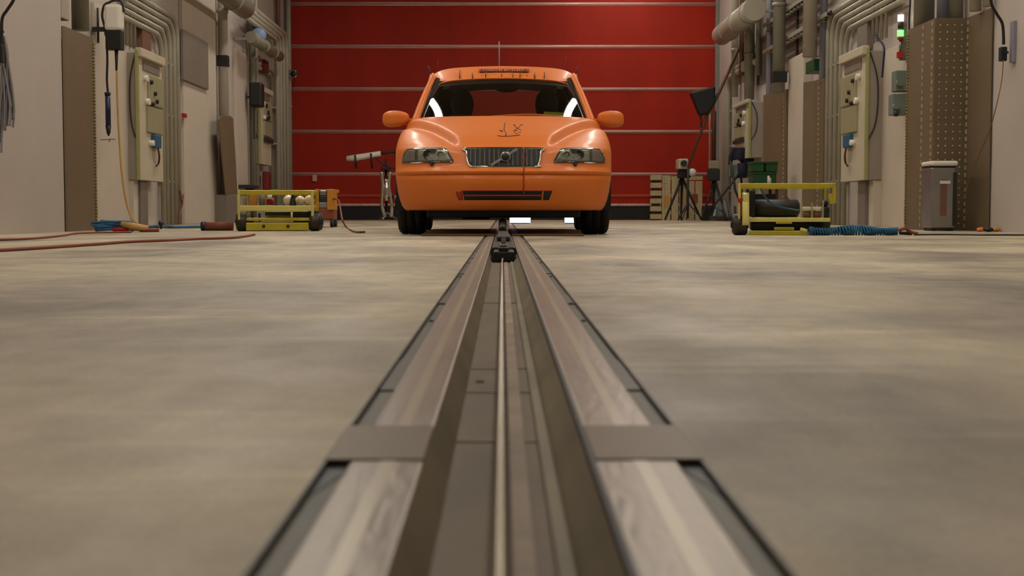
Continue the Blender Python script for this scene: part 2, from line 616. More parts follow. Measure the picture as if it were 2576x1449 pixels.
b.build('slot_debris', 'ink', tr)

cb = MB().tube([(xs(1257, CAMH + .03), Y0, -.026), (xs(1257, CAMH + .03), 5.9, -.026), (0.004, 6.35, -.010)], .0042, 12)
o = cb.build('tow_cable', 'rod')
tag(o, 'thin bright steel tow cable running inside the floor slot', 'cable')

tg = thing('tow_trolley', (0.006, 7.5, 0), 'dark greasy tow trolley riding in the slot ahead of the orange car', 'trolley')
ya, yb = 6.1, 9.9
b = MB()
b.prism([(-.050, ya, -.034), (.062, ya, -.034), (.052, ya, .012), (-.04, ya, .012)], (0, .35, 0))
b.build('shoe', 'dark', tg, bevel=.005)
b = MB().box(-.05, .062, ya + .38, 10.2, -.034, .022)
b.build('body', 'black', tg, bevel=.006)
b = MB().box(-.030, .042, ya + 1.6, 10.4, .022, .05)
b.build('upper_beam', 'dark', tg, bevel=.006)
for i in range(3):
    MB().lathe([(0, .03), (.012, .03), (.014, 0)], (0.006, ya + .6 + i * .3, .022), 'Z', 10).build('bolt', 'darkmetal', tg)
b = MB().box(-.012, .022, ya + .45, ya + .9, .022, .032)
b.build('steel_pad', 'alu', tg, bevel=.003)
b = MB().box(-.018, .028, ya + .02, ya + .12, .012, .03)
b.build('cable_clamp', 'darkmetal', tg, bevel=.004)
b = MB().tube([(0, 9.9, .05), (0, 10.5, .08), (0, 11.2, .105)], .03, 10)
b.build('tow_bar', 'black', tg)

# ------------------------------------------------------------------ the orange car
CY = 10.6
CX = .009
car = thing('car', (CX, CY, 0), 'bright orange estate car facing the viewer astride the floor track', 'car')
NEXP = 2.4
# level: z, front y at the centre, half width, depth of the rounded corner
LVW = .972
LV = [(.205, .12, .80, .42), (.215, .07, .832, .48), (.24, .045, .852, .52), (.30, .02, .874, .56), (.36, .00, .888, .58), (.41, -.015, .893, .6),
      (.445, -.018, .900, .6), (.468, -.010, .902, .6), (.482, -.004, .903, .6), (.492, -.022, .904, .6), (.505, -.026, .906, .6), (.522, -.005, .907, .6),
      (.545, .02, .908, .6), (.60, .045, .91, .6), (.66, .07, .912, .6), (.692, .095, .912, .6), (.705, .125, .912, .6),
      (.735, .19, .912, .6), (.775, .31, .911, .58), (.815, .45, .909, .57), (.85, .58, .906, .56), (.88, .71, .902, .56), (.905, .83, .893, .56),
      (.93, .96, .876, .55), (.95, 1.08, .855, .52), (.965, 1.17, .835, .5), (.975, 1.24, .815, .45)]
LV = [(a, b_, c * LVW, d) for a, b_, c, d in LV]


def subdiv_levels(lv, k):
    out = []
    for i in range(len(lv) - 1):
        for j in range(k):
            t = j / k
            out.append(tuple(lv[i][q] * (1 - t) + lv[i + 1][q] * t for q in range(4)))
    out.append(lv[-1])
    return out


def lvl(z):
    z = max(LV[0][0], min(LV[-1][0], z))
    for i in range(len(LV) - 1):
        if LV[i][0] <= z <= LV[i + 1][0]:
            t = (z - LV[i][0]) / (LV[i + 1][0] - LV[i][0])
            return tuple(LV[i][q] * (1 - t) + LV[i + 1][q] * t for q in range(1, 4))
    return LV[-1][1:]


def front_y(x, z):
    yf, wd, R = lvl(z)
    u = min(1, abs(x) / wd)
    return yf + R * (1 - max(0, 1 - u ** NEXP) ** (1 / NEXP))


def sstep(a, b, x):
    t = max(0, min(1, (x - a) / (b - a)))
    return t * t * (3 - 2 * t)


def crease(x, y):
    "the raised V of the bonnet"
    if y < .1 or y > 1.45:
        return 0
    c = .33 + (y - .12) / 1.12 * .43
    return .040 * (1 - sstep(-.006, .034, abs(x) - c)) * sstep(.10, .3, y) - 0.018 * sstep(-.02, .03, abs(x) - c) * (1 - sstep(.03, .15, abs(x) - c)) * sstep(.1, .3, y)


def hood_z(x, y):
    lo, hi = .69, .975
    for _ in range(24):
        m_ = (lo + hi) / 2
        if front_y(x, m_) < y:
            lo = m_
        else:
            hi = m_
    return lo + crease(x, y)


AX_F, AX_R, WR = .92, 3.40, .318
def outline(level, npts=64, nside=70):
    z, yf, wd, R = level
    pts = []
    for i in range(npts + 1):
        th = PI / 2 * i / npts
        u = math.sin(th) ** (2 / NEXP)
        v = math.cos(th) ** (2 / NEXP)
        pts.append((wd * u, yf + R * (1 - v)))
    y_s, y_e = yf + R, 4.05
    for i in range(1, nside + 1):
        pts.append((wd, y_s + (y_e - y_s) * i / nside))
    for i in range(1, 13):
        th = PI / 2 * i / 12
        pts.append((wd * math.cos(th) ** (.7), y_e + .33 * math.sin(th) ** .7))
    return pts


levels = subdiv_levels(LV, 3)
rows = []
for L_ in levels:
    rows.append([Vector((x, y, L_[0] + (crease(x, y) if L_[0] > .70 else 0))) for x, y in outline(L_)])
top = rows[-1]
rows.append([Vector((p.x * .94, min(p.y + .05, 4.6), p.z - .02)) for p in top])
np_ = len(rows[0])
bm = bmesh.new()
allv = {}
for sgn in (1, -1):
    for j, r in enumerate(rows):
        for i, p in enumerate(r):
            if sgn == -1 and (i == 0 or i == np_ - 1):
                allv[(sgn, j, i)] = allv[(1, j, i)]
            else:
                allv[(sgn, j, i)] = bm.verts.new((p.x * sgn, p.y, p.z))
for v in bm.verts:                                   # snap to the wheel arches
    if abs(v.co.x) > .55:
        for ax in (AX_F, AX_R):
            dy, dz = v.co.y - ax, v.co.z - WR
            d = math.hypot(dy, dz)
            if .335 < d < .378 and d > 0:
                v.co.y, v.co.z = ax + dy / d * .365, WR + dz / d * .365
for sgn in (1, -1):
    for j in range(len(rows) - 1):
        for i in range(np_ - 1):
            q = [allv[(sgn, j, i)], allv[(sgn, j, i + 1)], allv[(sgn, j + 1, i + 1)], allv[(sgn, j + 1, i)]]
            if sgn < 0:
                q.reverse()
            inside = False
            if abs(q[0].co.x) > .55:
                for ax in (AX_F, AX_R):
                    if sum(1 for v in q if math.hypot(v.co.y - ax, v.co.z - WR) < .366) == 4 and max(abs(v.co.z) for v in q) < .7:
                        inside = True
            if not inside:
                try:
                    bm.faces.new(q)
                except ValueError:
                    pass
me = bpy.data.meshes.new('body_shell')
for f_ in bm.faces:
    f_.smooth = True
bmesh.ops.recalc_face_normals(bm, faces=bm.faces)
bm.to_mesh(me)
bm.free()
me.materials.append(M['orange'])
body = bpy.data.objects.new('body_shell', me)
col.objects.link(body)
body.parent = car
md = body.modifiers.new('thickness', 'SOLIDIFY')
md.thickness = .006
md.offset = -1


def carv(x, y, z):
    return Vector((CX + x, CY + y, z))


def patch(name, poly, m, parent, off, thick=.004, res=.014):
    "a piece lying on the car's front: polygon in x,z, laid on front_y"
    bm = bmesh.new()
    vs = [bm.verts.new((x, 0, z)) for x, z in poly]
    bm.faces.new(vs)
    bb = [min(p[0] for p in poly), max(p[0] for p in poly), min(p[1] for p in poly), max(p[1] for p in poly)]
    x = bb[0] + res
    while x < bb[1]:
        bmesh.ops.bisect_plane(bm, geom=bm.verts[:] + bm.edges[:] + bm.faces[:], plane_co=(x, 0, 0), plane_no=(1, 0, 0))
        x += res
    z = bb[2] + res
    while z < bb[3]:
        bmesh.ops.bisect_plane(bm, geom=bm.verts[:] + bm.edges[:] + bm.faces[:], plane_co=(0, 0, z), plane_no=(0, 0, 1))
        z += res
    for v in bm.verts:
        v.co.y = front_y(v.co.x, v.co.z) - off
    bmesh.ops.recalc_face_normals(bm, faces=bm.faces)
    for f_ in bm.faces:
        f_.smooth = True
    b = MB()
    bm.verts.index_update()
    b.add([carv(*v.co) for v in bm.verts], [tuple(v.index for v in f.verts) for f in bm.faces], True)
    bm.free()
    return b.build(name, m, parent, solid=thick)


def cpx(px, y):                 # car-frame x,z of a measured direction at car depth y
    p = P(px, 530, CY + y)
    return p.x - CX


def cpz(py, y):
    return P(1264, py, CY + y).z


# underbody, inner structure
b = MB()
b.box(CX - .62, CX + .62, CY + .30, CY + 4.0, .140, .30)
b.box(CX - .84, CX + .84, CY + 1.4, CY + 3.2, .20, .30)
b.box(CX - .60, CX + .60, CY + .3, CY + 1.2, .30, .62)
b.build('underbody', 'black', car, bevel=.02)
b = MB().box(CX - .35, CX - .12, CY + 1.0, CY + 2.4, .120, .14)
b.build('exhaust_shield', 'dark', car, bevel=.01)
MB().box(CX - .50, CX - .40, CY + .5, CY + .55, .150, .175).build('tow_lug', 'red', car, bevel=.005)
for sx in (-1, 1):
    for ax in (AX_F, AX_R):
        b = MB()
        n = 24
        vs = []
        for i in range(n + 1):
            t = -0.35 + (PI + .7) * i / n
            for xx in (.58, .885):
                vs.append(carv(sx * xx, ax + .372 * math.cos(t), max(.2, WR + .372 * math.sin(t))))
        b.add(vs, [(2 * i, 2 * i + 1, 2 * i + 3, 2 * i + 2) for i in range(n)], True)
        c_ = [carv(sx * .58, ax + .372 * math.cos(-.35 + (PI + .7) * i / n), max(.2, WR + .372 * math.sin(-.35 + (PI + .7) * i / n))) for i in range(n + 1)]
        b.add(c_, [tuple(range(n + 1))])
        b.build('wheel_arch_liner', 'black', car)
        pts = []
        for i in range(n + 1):
            t = -.22 + (PI + .44) * i / n
            yy, zz_ = ax + .366 * math.cos(t), WR + .366 * math.sin(t)
            if zz_ < .215:
                continue
            wd = lvl(zz_)[1]
            xx = wd
            if yy < lvl(zz_)[0] + lvl(zz_)[2]:          # still on the rounded front corner
                v_ = 1 - (yy - lvl(zz_)[0]) / lvl(zz_)[2]
                xx = wd * max(0, 1 - v_ ** NEXP) ** (1 / NEXP)
            pts.append(carv(sx * (xx - .006), yy, zz_))
        MB().tube(pts, .016, 8).build('wheel_arch_lip', 'orange', car)


def wheel(sx, ax):
    cx = CX + sx * (.772 if ax < 2 else .812)
    w2 = .114 if ax < 2 else .075
    wt = MB()
    prof = [(.205, -w2 * .8), (.25, -w2 * .98), (.285, -w2), (.306, -w2 * .9), (.318, -w2 * .72), (.318, -w2 * .35), (.313, -w2 * .33), (.313, -w2 * .27), (.318, -w2 * .25), (.318, w2 * .25),
            (.313, w2 * .27), (.313, w2 * .33), (.318, w2 * .35), (.318, w2 * .72), (.306, w2 * .9), (.285, w2), (.25, w2 * .98), (.205, w2 * .8)]
    wt.lathe(prof, (cx, CY + ax, WR), 'X', 48)
    t = wt.build('wheel', 'tyre', car)
    rm = MB()
    o_ = sx * .07
    rm.lathe([(.0, o_ + sx * .02), (.05, o_ + sx * .02), (.07, o_), (.19, o_ - sx * .01), (.21, o_ + sx * .02), (.206, o_ - sx * .12), (0, o_ - sx * .12)], (cx, CY + ax, WR), 'X', 40)
    for k in range(5):
        a = 2 * PI * k / 5
        rm.bar((cx + o_ + sx * .008, CY + ax, WR), (cx + o_ + sx * .008, CY + ax + .2 * math.cos(a), WR + .2 * math.sin(a)), .045, .02, (1, 0, 0))
    rm.build('rim', 'alu', t)


for sx in (-1, 1):
    for ax in (AX_F, AX_R):
        wheel(sx, ax)

# headlamps
for sx in (-1, 1):
    outer_t, outer_b, inner_t, inner_b = .775, .822, .455, .392
    zt, zbm = .694, .578
    poly = [(inner_b, zbm + .012), (inner_b + .02, zbm), (outer_b - .02, zbm - .002), (outer_b, zbm + .018), (outer_t + .03, zt - .03), (outer_t, zt), (.60, zt + .002), (inner_t + .02, zt - .002), (inner_t - .012, zt - .016)]
    poly = [(x * sx, z) for x, z in poly]
    hl = patch('headlamp', poly, 'lamp_dark', car, .006, .008)
    tp = [(.705, zbm + .010), (.81, zbm + .012), (.80, zbm + .045), (.765, zt - .012), (.71, zt - .010)]
    patch('turn_signal', [(x * sx, z) for x, z in tp], 'turn', hl, .013, .004)
    ip = [(.41, zbm + .012), (.685, zbm + .010), (.685, zt - .012), (.465, zt - .014)]
    patch('reflector_bowl', [(x * sx, z) for x, z in ip], 'reflector', hl, .012, .003)
    for cxx, rr in ((.60, .040), (.50, .030)):
        zc = (zt + zbm) / 2 + .004
        yc = front_y(cxx, zc) - .016
        b = MB().lathe([(rr, 0), (rr, -.012), (rr * .85, -.014), (rr * .8, -.002), (rr * .45, .004), (.012, -.004), (0, -.010)], carv(sx * cxx, yc, zc), 'Y', 24)
        b.build('lamp_bowl', 'lamp_dark' if rr > .035 else 'reflector', hl)
    bp_ = [(.53, zt - .010), (.60, zt - .010), (.585, zt - .045), (.545, zt - .045)]
    patch('lamp_shade', [(x * sx, z) for x, z in bp_], 'dark', hl, .020, .003)
    patch('lamp_divider', [(sx * .688, zbm + .008), (sx * .703, zbm + .008), (sx * .706, zt - .01), (sx * .690, zt - .01)], 'black', hl, .014, .004)
    patch('lamp_sill', [(sx * .40, zbm), (sx * .815, zbm), (sx * .815, zbm + .014), (sx * .40, zbm + .014)], 'dark', hl, .014, .006)
    patch('lamp_glass', poly, 'lampglass', hl, .026, .002)
    patch('lamp_washer', [(sx * .545, zbm + .002), (sx * .59, zbm + .002), (sx * .575, zbm - .026), (sx * .56, zbm - .026)], 'dark', car, .016, .012)

# grille
g = []
GW, GZ0, GZ1 = .292, .540, .690
poly_g = [(-GW + .05, GZ0), (GW - .05, GZ0), (GW - .022, GZ0 + .012), (GW - .006, GZ0 + .05), (GW, GZ1 - .03), (GW - .012, GZ1 - .004), (-GW + .012, GZ1 - .004), (-GW, GZ1 - .03), (-GW + .006, GZ0 + .05), (-GW + .022, GZ0 + .012)]
gr = patch('grille', poly_g, 'black', car, .006, .006)
ring = [carv(x, front_y(x, z) - .016, z) for x, z in poly_g]
ring.append(ring[0])
MB().tube(smooth_path(ring, 3), .009, 8).build('chrome_frame', 'chrome', gr)
for i in range(-7, 8):
    if i == 0:
        continue
    x = i * .0365
    zz0, zz1 = GZ0 + .010, GZ1 - .01
    if abs(x) > .24:
        zz0 += .025
    b = MB()
    b.bar(carv(x, front_y(x, zz0) - .014, zz0), carv(x, front_y(x, zz1) - .014, zz1), .009, .012, (0, 1, 0))
    b.build('grille_slat', 'chrome', gr, bevel=.002)
b = MB().bar(carv(-.10, front_y(.1, GZ0) - .024, GZ0 + .01), carv(.11, front_y(.1, GZ1) - .022, GZ1 - .008), .020, .008, (0, 1, 0))
b.build('diagonal_bar', 'alu', gr, bevel=.002)
b = MB().lathe([(0, -.012), (.036, -.010), (.042, -.003), (.042, .006)], carv(.015, front_y(0, .615) - .026, .618), 'Y', 24)
b.build('round_badge', 'alu', gr)
b = MB().lathe([(0, -.014), (.030, -.0125), (.031, -.008)], carv(.015, front_y(0, .615) - .026, .618), 'Y', 24)
b.build('badge_face', 'dark', gr)

# lower intake and bumper marks
ia, ib = cpz(503, .0), cpz(481, .0)
x0_, x1_ = cpx(1168, 0), cpx(1362, 0)
li = patch('lower_intake', [(x0_, ia), (x1_, ia), (x1_ + .006, ib), (x0_ - .012, ib)], 'black', car, .004, .006)
zc = (ia + ib) / 2
patch('intake_bar', [(x0_, zc - .005), (x1_, zc - .005), (x1_, zc + .005), (x0_, zc + .005)], 'orange_red', li, .010, .004)
patch('intake_frame', [(x0_ - .02, ib), (x1_ + .085, ib), (x1_ + .085, ib + .008), (x0_ - .02, ib + .008)], 'orange_red', li, .008, .006)
patch('intake_frame', [(x1_ + .006, ia), (x1_ + .012, ia), (x1_ + .018, ib), (x1_ + .012, ib)], 'orange', li, .012, .006)
patch('intake_end', [(x1_ + .014, ia), (x1_ + .060, ia), (x1_ + .085, ib), (x1_ + .020, ib)], 'dark', li, .006, .005)
patch('intake_end', [(x0_ - .01, ia), (x0_ - .045, ia), (x0_ - .062, ib - .03), (x0_ - .068, ib), (x0_ - .015, ib)], 'orange_red', li, .006, .005)
for sx in (-1, 1):
    fx0, fx1 = .415, .585
    b = MB()
    for (xa, za, xb, zb_) in ((fx0, ia, fx1, ia), (fx1, ia, fx1, ib), (fx1, ib, fx0, ib), (fx0, ib, fx0, ia)):
        n = 8
        b.tube([carv(sx * (xa + (xb - xa) * k / n), front_y(xa + (xb - xa) * k / n, za + (zb_ - za) * k / n) + .001, za + (zb_ - za) * k / n) for k in range(n + 1)], .0035, 6)
    b.build('fog_lamp_blank', 'orange', car)
# panel gaps: bonnet front edge and wing line
b = MB()
pts = []
for k in range(41):
    x = -.34 + .68 * k / 40
    z = .6985
    pts.append(carv(x, front_y(x, z) - .0005, z))
b.tube(pts, .002, 6)
b.build('bonnet_gap', 'orange_d', car)
for sx in (-1, 1):
    pts = []
    for k in range(30):
        x = .72 + .105 * math.sin(k / 29 * PI / 2)
        y = .40 + .55 * k / 29
        z = hood_z(x, y)
        pts.append(carv(sx * x, y, z + .0005))
    MB().tube(pts, .0018, 5).build('wing_gap', 'orange_d', car)
# red crayon line and tick marks on the bonnet
xl = cpx(1317, 0)
b = MB()
pts = [carv(xl + .004 * math.sin(k * 1.9), front_y(xl, z) - .010 - (.022 if .53 < z < .70 else 0), z) for k, z in enumerate([.30 + .021 * i for i in range(20)])]
b.tube(pts, .0045, 6)
b.build('hanging_red_cord', 'red', car)


def on_hood(px, py):
    best = None
    for k in range(100):
        y = .14 + k * .011
        x = cpx(px, y)
        e = cpz(py, y) - hood_z(x, y)
        if best is None or abs(e) < best[0]:
            best = (abs(e), x, y)
    _, x, y = best
    return carv(x, y, hood_z(x, y) + .0065)


b = MB()
strokes = [[(1270, 312), (1268, 328), (1274, 340), (1270, 346)], [(1256, 330), (1264, 334)], [(1252, 343), (1262, 345), (1280, 345)],
           [(1292, 316), (1300, 324), (1310, 330)], [(1312, 316), (1302, 324), (1292, 332), (1298, 340), (1310, 334)], [(1276, 345), (1296, 344), (1308, 342)]]
for st in strokes:
    b.tube([on_hood(*p) for p in st], .0042, 6)
for p in ((1294, 317), (1313, 316), (1262, 331), (1299, 331)):
    b.ball(on_hood(*p), .011, 6, (1, 1, .4))
b.build('marker_scribble', 'ink', car)

# windscreen
def ws(u, v, inset=0.0):
    s = 2 * u - 1
    bt = Vector((.758 * s, 1.22 + .22 * s * s, .972 - .004 * s * s))
    tp = Vector((.622 * s, 1.80 + .11 * s * s, cpz(198, 1.8) - .028 * s * s))
    p = bt.lerp(tp, v)
    p.z += .028 * math.sin(PI * v) * (1 - .3 * s * s)
    p.y -= .012 * math.sin(PI * v)
    return carv(p.x, p.y, p.z + inset)


MB().grid(lambda u, v: ws(u, v), 40, 24).build('windscreen', 'glass', car, solid=.004)
b = MB()
edge = [ws(u / 30, 0, .002) for u in range(31)] + [ws(1, v / 14, .002) for v in range(1, 15)] + [ws(1 - u / 30, 1, .002) for u in range(1, 31)] + [ws(0, 1 - v / 14, .002) for v in range(1, 15)]
b.tube(edge, .009, 6)
b.build('windscreen_seal', 'black', car)
# roof
RP = [(1.78, cpz(199, 1.78)), (1.86, cpz(187, 1.86)), (1.95, cpz(178, 1.95)), (2.08, cpz(170.5, 2.08)), (2.25, cpz(168, 2.25)), (2.6, 1.555), (2.9, 1.54), (3.1, 1.52), (3.3, 1.49)]


def roof_z(y):
    for i in range(len(RP) - 1):
        if y <= RP[i + 1][0]:
            t = (y - RP[i][0]) / (RP[i + 1][0] - RP[i][0])
            return RP[i][1] * (1 - t) + RP[i + 1][1] * t
    return RP[-1][1]


def roof(u, v):
    s = 2 * u - 1
    y = 1.79 + .11 * s * s * (1 - v) + (3.30 - 1.79) * v ** 1.3
    wd = .632 + .035 * min(1, v * 3)
    x = wd * s
    z = roof_z(y - .11 * s * s * (1 - v)) - .028 * s * s - .05 * abs(s) ** 10
    return carv(x, y, z)


MB().grid(roof, 48, 60).build('roof', 'orange', car, solid=.012)
for sx in (-1, 1):
    # A pillar, roof rail, B, C, D pillars and the side glass
    def col_at(y, z):           # side plane
        t = (z - .95) / (1.47 - .95)
        return sx * (.835 + (.668 - .835) * t)
    pa = [carv(sx * (.790 - .150 * t), 1.42 + .50 * t, .955 + (1.432 - .955) * t + .02 * math.sin(PI * t)) for t in [k / 12 for k in range(13)]]
    MB().tube(pa, [.036 - .010 * k / 12 for k in range(13)], 10).build('pillar', 'orange', car)
    pr = [carv(sx * .662, 1.90 + 1.4 * k / 10, roof_z(1.90 + 1.4 * k / 10) - .082) for k in range(11)]
    MB().tube(pr, .030, 8).build('roof_rail', 'orange', car)
    for (ya_, yb_) in ((2.62, 2.66), (3.98, 3.30)):
        MB().tube([carv(sx * .845, ya_, .95), carv(sx * .665, yb_, 1.43)], .035, 8).build('pillar', 'orange', car)
    gl = [carv(sx * .83, 1.45, .96), carv(sx * .83, 3.9, .96), carv(sx * .665, 3.25, 1.42), carv(sx * .665, 1.95, 1.45)]
    MB().add(gl, [(0, 1, 2, 3)]).build('side_window', 'clearglass', car, solid=.004)
    # mirror
    ym = 1.50
    mx = cpx(997 if sx < 0 else 1535, ym)
    mz = cpz(299, ym)
    b = MB()
    def mir(u, v):
        a = 2 * PI * u
        ph = PI * v
        e = .62
        cu = lambda q: math.copysign(abs(q) ** e, q)
        hx = .118
        hz = .072
        x = hx * cu(math.cos(a)) * math.sin(ph) ** e
        z = hz * cu(math.sin(a)) * math.sin(ph) ** e
        k_ = 1.0 - .25 * max(0, (-x * sx) / hx)
        return carv(mx + x + (-sx) * .0, ym - .075 * cu(math.cos(ph)) , mz + z * k_ - .006 * (x * sx) / hx)
    b.grid(mir, 36, 18)
    mo = b.build('mirror', 'orange', car)
    MB().tube([carv(mx - sx * .09, ym + .02, mz - .02), carv(sx * .83, ym + .03, mz - .028), carv(sx * .79, ym + .05, mz - .035)], [.036, .032, .04], 10).build('mirror_arm', 'orange', mo)
    MB().tube([carv(sx * .665, 2.05, roof_z(2.05) - .06), carv(sx * .70, 2.1, roof_z(2.05) + .03)], .004, 6).build('roof_stub', 'dark', car)
# tailgate window frame
b = MB()
b.grid(lambda u, v: carv((.80 - .06 * v) * (2 * u - 1), 3.96 + (4.36 - 3.96) * v - .1 * (2 * u - 1) ** 2 * v, .985 - .015 * v), 16, 6)
b.build('boot_lid', 'orange', car, solid=.012)
MB().add([carv(-.76, 3.97, .985), carv(.76, 3.97, .985), carv(.635, 3.31, 1.455), carv(-.635, 3.31, 1.455)], [(0, 1, 2, 3)]).build('rear_window', 'clearglass', car, solid=.004)
for sx in (-1, 1):
    MB().add([carv(sx * .43, 3.34, 1.46), carv(sx * .63, 3.30, 1.44), carv(sx * .77, 3.93, .99), carv(sx * .50, 3.95, .99)], [(0, 1, 2, 3)]).build('rear_pillar_trim', 'interior', car, solid=.02)
    MB().tube([carv(sx * .79, 2.60, .95), carv(sx * .70, 2.63, 1.2), carv(sx * .615, 2.66, 1.44)], .045, 8).build('pillar_trim', 'interior', car)
    MB().tube([carv(sx * (.745 - .140 * t), 1.46 + .48 * t, .96 + .445 * t) for t in (0, .5, 1)], .022, 8).build('pillar_trim', 'interior', car)
# cabin
b = MB().box(CX - .78, CX + .78, CY + 1.3, CY + 3.9, .30, .40)
b.build('cabin_floor', 'interior', car)
def dash(u, v):
    s = 2 * u - 1
    return carv(.75 * s, 1.28 + .14 * s * s + .55 * v, .945 + .03 * math.sin(PI * v * .8) - (.16 if v > .95 else 0))
MB().grid(dash, 24, 12).build('dashboard', 'interior', car, solid=.02)
b = MB().tube(smooth_path([carv(-.02, 1.34, 1.012), carv(.18, 1.36, 1.022), carv(.34, 1.40, 1.024), carv(.50, 1.46, 1.015)], 6), .012, 8)
b.build('red_cable', 'red', car)
b = MB().tube(smooth_path([carv(-.10, 1.40, 1.025), carv(.22, 1.44, 1.045), carv(.56, 1.50, 1.03)], 6), .010, 8)
b.build('orange_cable', 'orange', car)
MB().bar(carv(.36, 1.48, 1.058), carv(.56, 1.54, 1.052), .02, .035).build('lime_tape', 'lime', car)


def seat(name, x, y, wd, hb, headrest=True):
    b = MB()
    def bk(u, v):
        a = 2 * PI * u
        e = .5
        cu = lambda q: math.copysign(abs(q) ** e, q)
        k_ = 1 - .22 * v ** 3
        z = .45 + hb * v
        t = min(1, (1 - v) * 7) ** .5 if v > .86 else 1
        return carv(x + wd * k_ * cu(math.cos(a)) * t, y + .25 * v + .06 * cu(math.sin(a)) * t, z)
    b.grid(bk, 28, 20)
    s_ = b.build(name, 'seat', car)
    MB().box(CX + x - wd, CX + x + wd, CY + y - .5, CY + y, .40, .55).build('seat_cushion', 'seat', s_, bevel=.04)
    if headrest:
        MB().ball(carv(x, y + .26, .45 + hb + .075), .1, 12, (1.12, .5, 1.55)).build('headrest', 'seat', s_)
    return s_


seat('front_seat', -.40, 2.35, .25, .70)
seat('front_seat', .42, 2.35, .25, .70)
seat('rear_seat', -.0, 3.0, .62, .44, False)
MB().tube([carv(.0 + .14 * math.cos(a) - .40, 1.98 + .05 * math.sin(a), .92 + .17 * math.sin(a)) for a in [2 * PI * k / 24 for k in range(25)]], .015, 8).build('steering_wheel', 'black', car)
MB().ball(carv(.03, 1.86, 1.325), .06, 8, (2.0, .5, .8)).build('rear_view_mirror', 'black', car)
MB().grid(lambda u, v: carv((.54) * (2 * u - 1), 1.90 + 1.38 * v, roof_z(1.90 + 1.38 * v) - .06 - .03 * (2 * u - 1) ** 2), 12, 20).build('headlining', 'interior', car, solid=.01)
MB().grid(lambda u, v: ws(.03 + .94 * u, .90 + .10 * v, -.012), 30, 3).build('sun_band', 'black', car)

# roof sticker, clips and aerials
def roof_pt(px, py, lift=.003):
    best = None
    for k in range(120):
        y = 1.80 + k * .004
        x = cpx(px, y)
        z = roof_z(y) - .028 * (x / .65) ** 2
        e = cpz(py, y) - z
        if best is None or abs(e) < best[0]:
            best = (abs(e), x, y, z)
    return carv(best[1], best[2] - lift * .5, best[3] + lift)
def strip(name, pa_, pb_, y0_, y1_, m_, lift):
    MB().grid(lambda u, v: roof_pt(pa_ + (pb_ - pa_) * u, y1_ + (y0_ - y1_) * v, lift), 20, 4).build(name, m_, car, solid=.002)
strip('roof_sticker', 1205, 1331, 177, 184, 'sticker', .012)
b = MB()
for i in range(16):
    px = 1217 + i * 6.4 + random.uniform(-1, 1)
    ww = random.uniform(1.5, 3.5)
    q = [roof_pt(px, 182.5, .015), roof_pt(px + ww, 182.5, .015), roof_pt(px + ww, 178.5, .015), roof_pt(px, 178.5, .015)]
    b.add(q, [(0, 1, 2, 3)])
b.build('sticker_print', 'sticker_l', car)
for px in (1213, 1226, 1243, 1255, 1268, 1283, 1297, 1312, 1326):
    MB().ball(roof_pt(px, 190, .003), .010, 6, (1.2, .5, .5)).build('sensor_clip', 'sticker_l', car)
for (px, top_) in ((1157, 180), (1189, 187), (1222, 185), (1262, 190), (1290, 190), (1308, 188), (1345, 186), (1369, 185)):
    MB().tube([roof_pt(px, 197, .0), roof_pt(px, top_, .012)], .005, 6).build('black_clip', 'black', car)
MB().tube([carv(cpx(1256, 3.1), 3.1, 1.51), carv(cpx(1256, 3.1), 3.12, cpz(104, 3.12))], .006, 6).build('aerial', 'steel_frame', car)
for px, py in ((1104, 150), (1425, 142)):
    MB().tube([carv(cpx(px, 2.4), 2.4, 1.48), carv(cpx(px - 2, 2.4), 2.4, cpz(py, 2.4))], .0025, 6).build('aerial', 'sticker', car)

# things on the floor under the car
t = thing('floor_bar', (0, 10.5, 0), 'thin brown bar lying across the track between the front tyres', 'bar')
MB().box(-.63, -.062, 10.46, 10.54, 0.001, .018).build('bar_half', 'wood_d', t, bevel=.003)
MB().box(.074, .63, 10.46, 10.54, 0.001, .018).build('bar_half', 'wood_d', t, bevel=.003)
for i, (a, c) in enumerate(((1281, 1336), (1419, 1449))):
    Yb = 20.0
    p0, p1 = P(a, 560, Yb), P(c, 546, Yb)
    t = thing('floor_lamp', ((p0.x + p1.x) / 2, Yb, 0), ('wider blue-white floor lamp glowing beneath the car beside the track', 'narrower blue-white floor lamp glowing beneath the car near a front tyre')[i], 'lamp')
    MB().box(p0.x, p1.x, Yb, Yb + .12, .012, .115).build('lamp_housing', 'dark', t, bevel=.005)
    MB().box(p0.x + .008, p1.x - .008, Yb - .006, Yb, .018, .108).build('lamp_face', 'bluelamp', t)
    MB().box(p0.x + .02, p1.x - .02, Yb + .01, Yb + .1, 0, .012).build('foot', 'dark', t)
#PART2

# ------------------------------------------------------------------ wall equipment
def wface(side, d):
    return side * (4.62 - d)


def wbox(name, side, p0, p1, pt, pb, d, m, parent=None, bev=.006, d0=0.0, floor=False):
    "box on a wall: inner face spans p0..p1, top pt and bottom pb, standing out d"
    X = wface(side, d)
    ya_, yb_ = sorted((WY(p0, X), WY(p1, X)))
    ym_ = (ya_ + yb_) / 2
    zt_, zb_ = P(1264, pt, ym_).z, P(1264, pb, ym_).z
    if floor:
        zb_ = 0.0
    return MB().box(wface(side, d0), X, ya_, yb_, zb_, zt_).build(name, m, parent, bevel=bev)


def wthing(name, side, px, pz, d, label, cat, group=None):
    X = wface(side, d)
    Y = WY(px, X)
    return thing(name, (X, Y, P(1264, pz, Y).z if pz is not None else 0), label, cat, group)


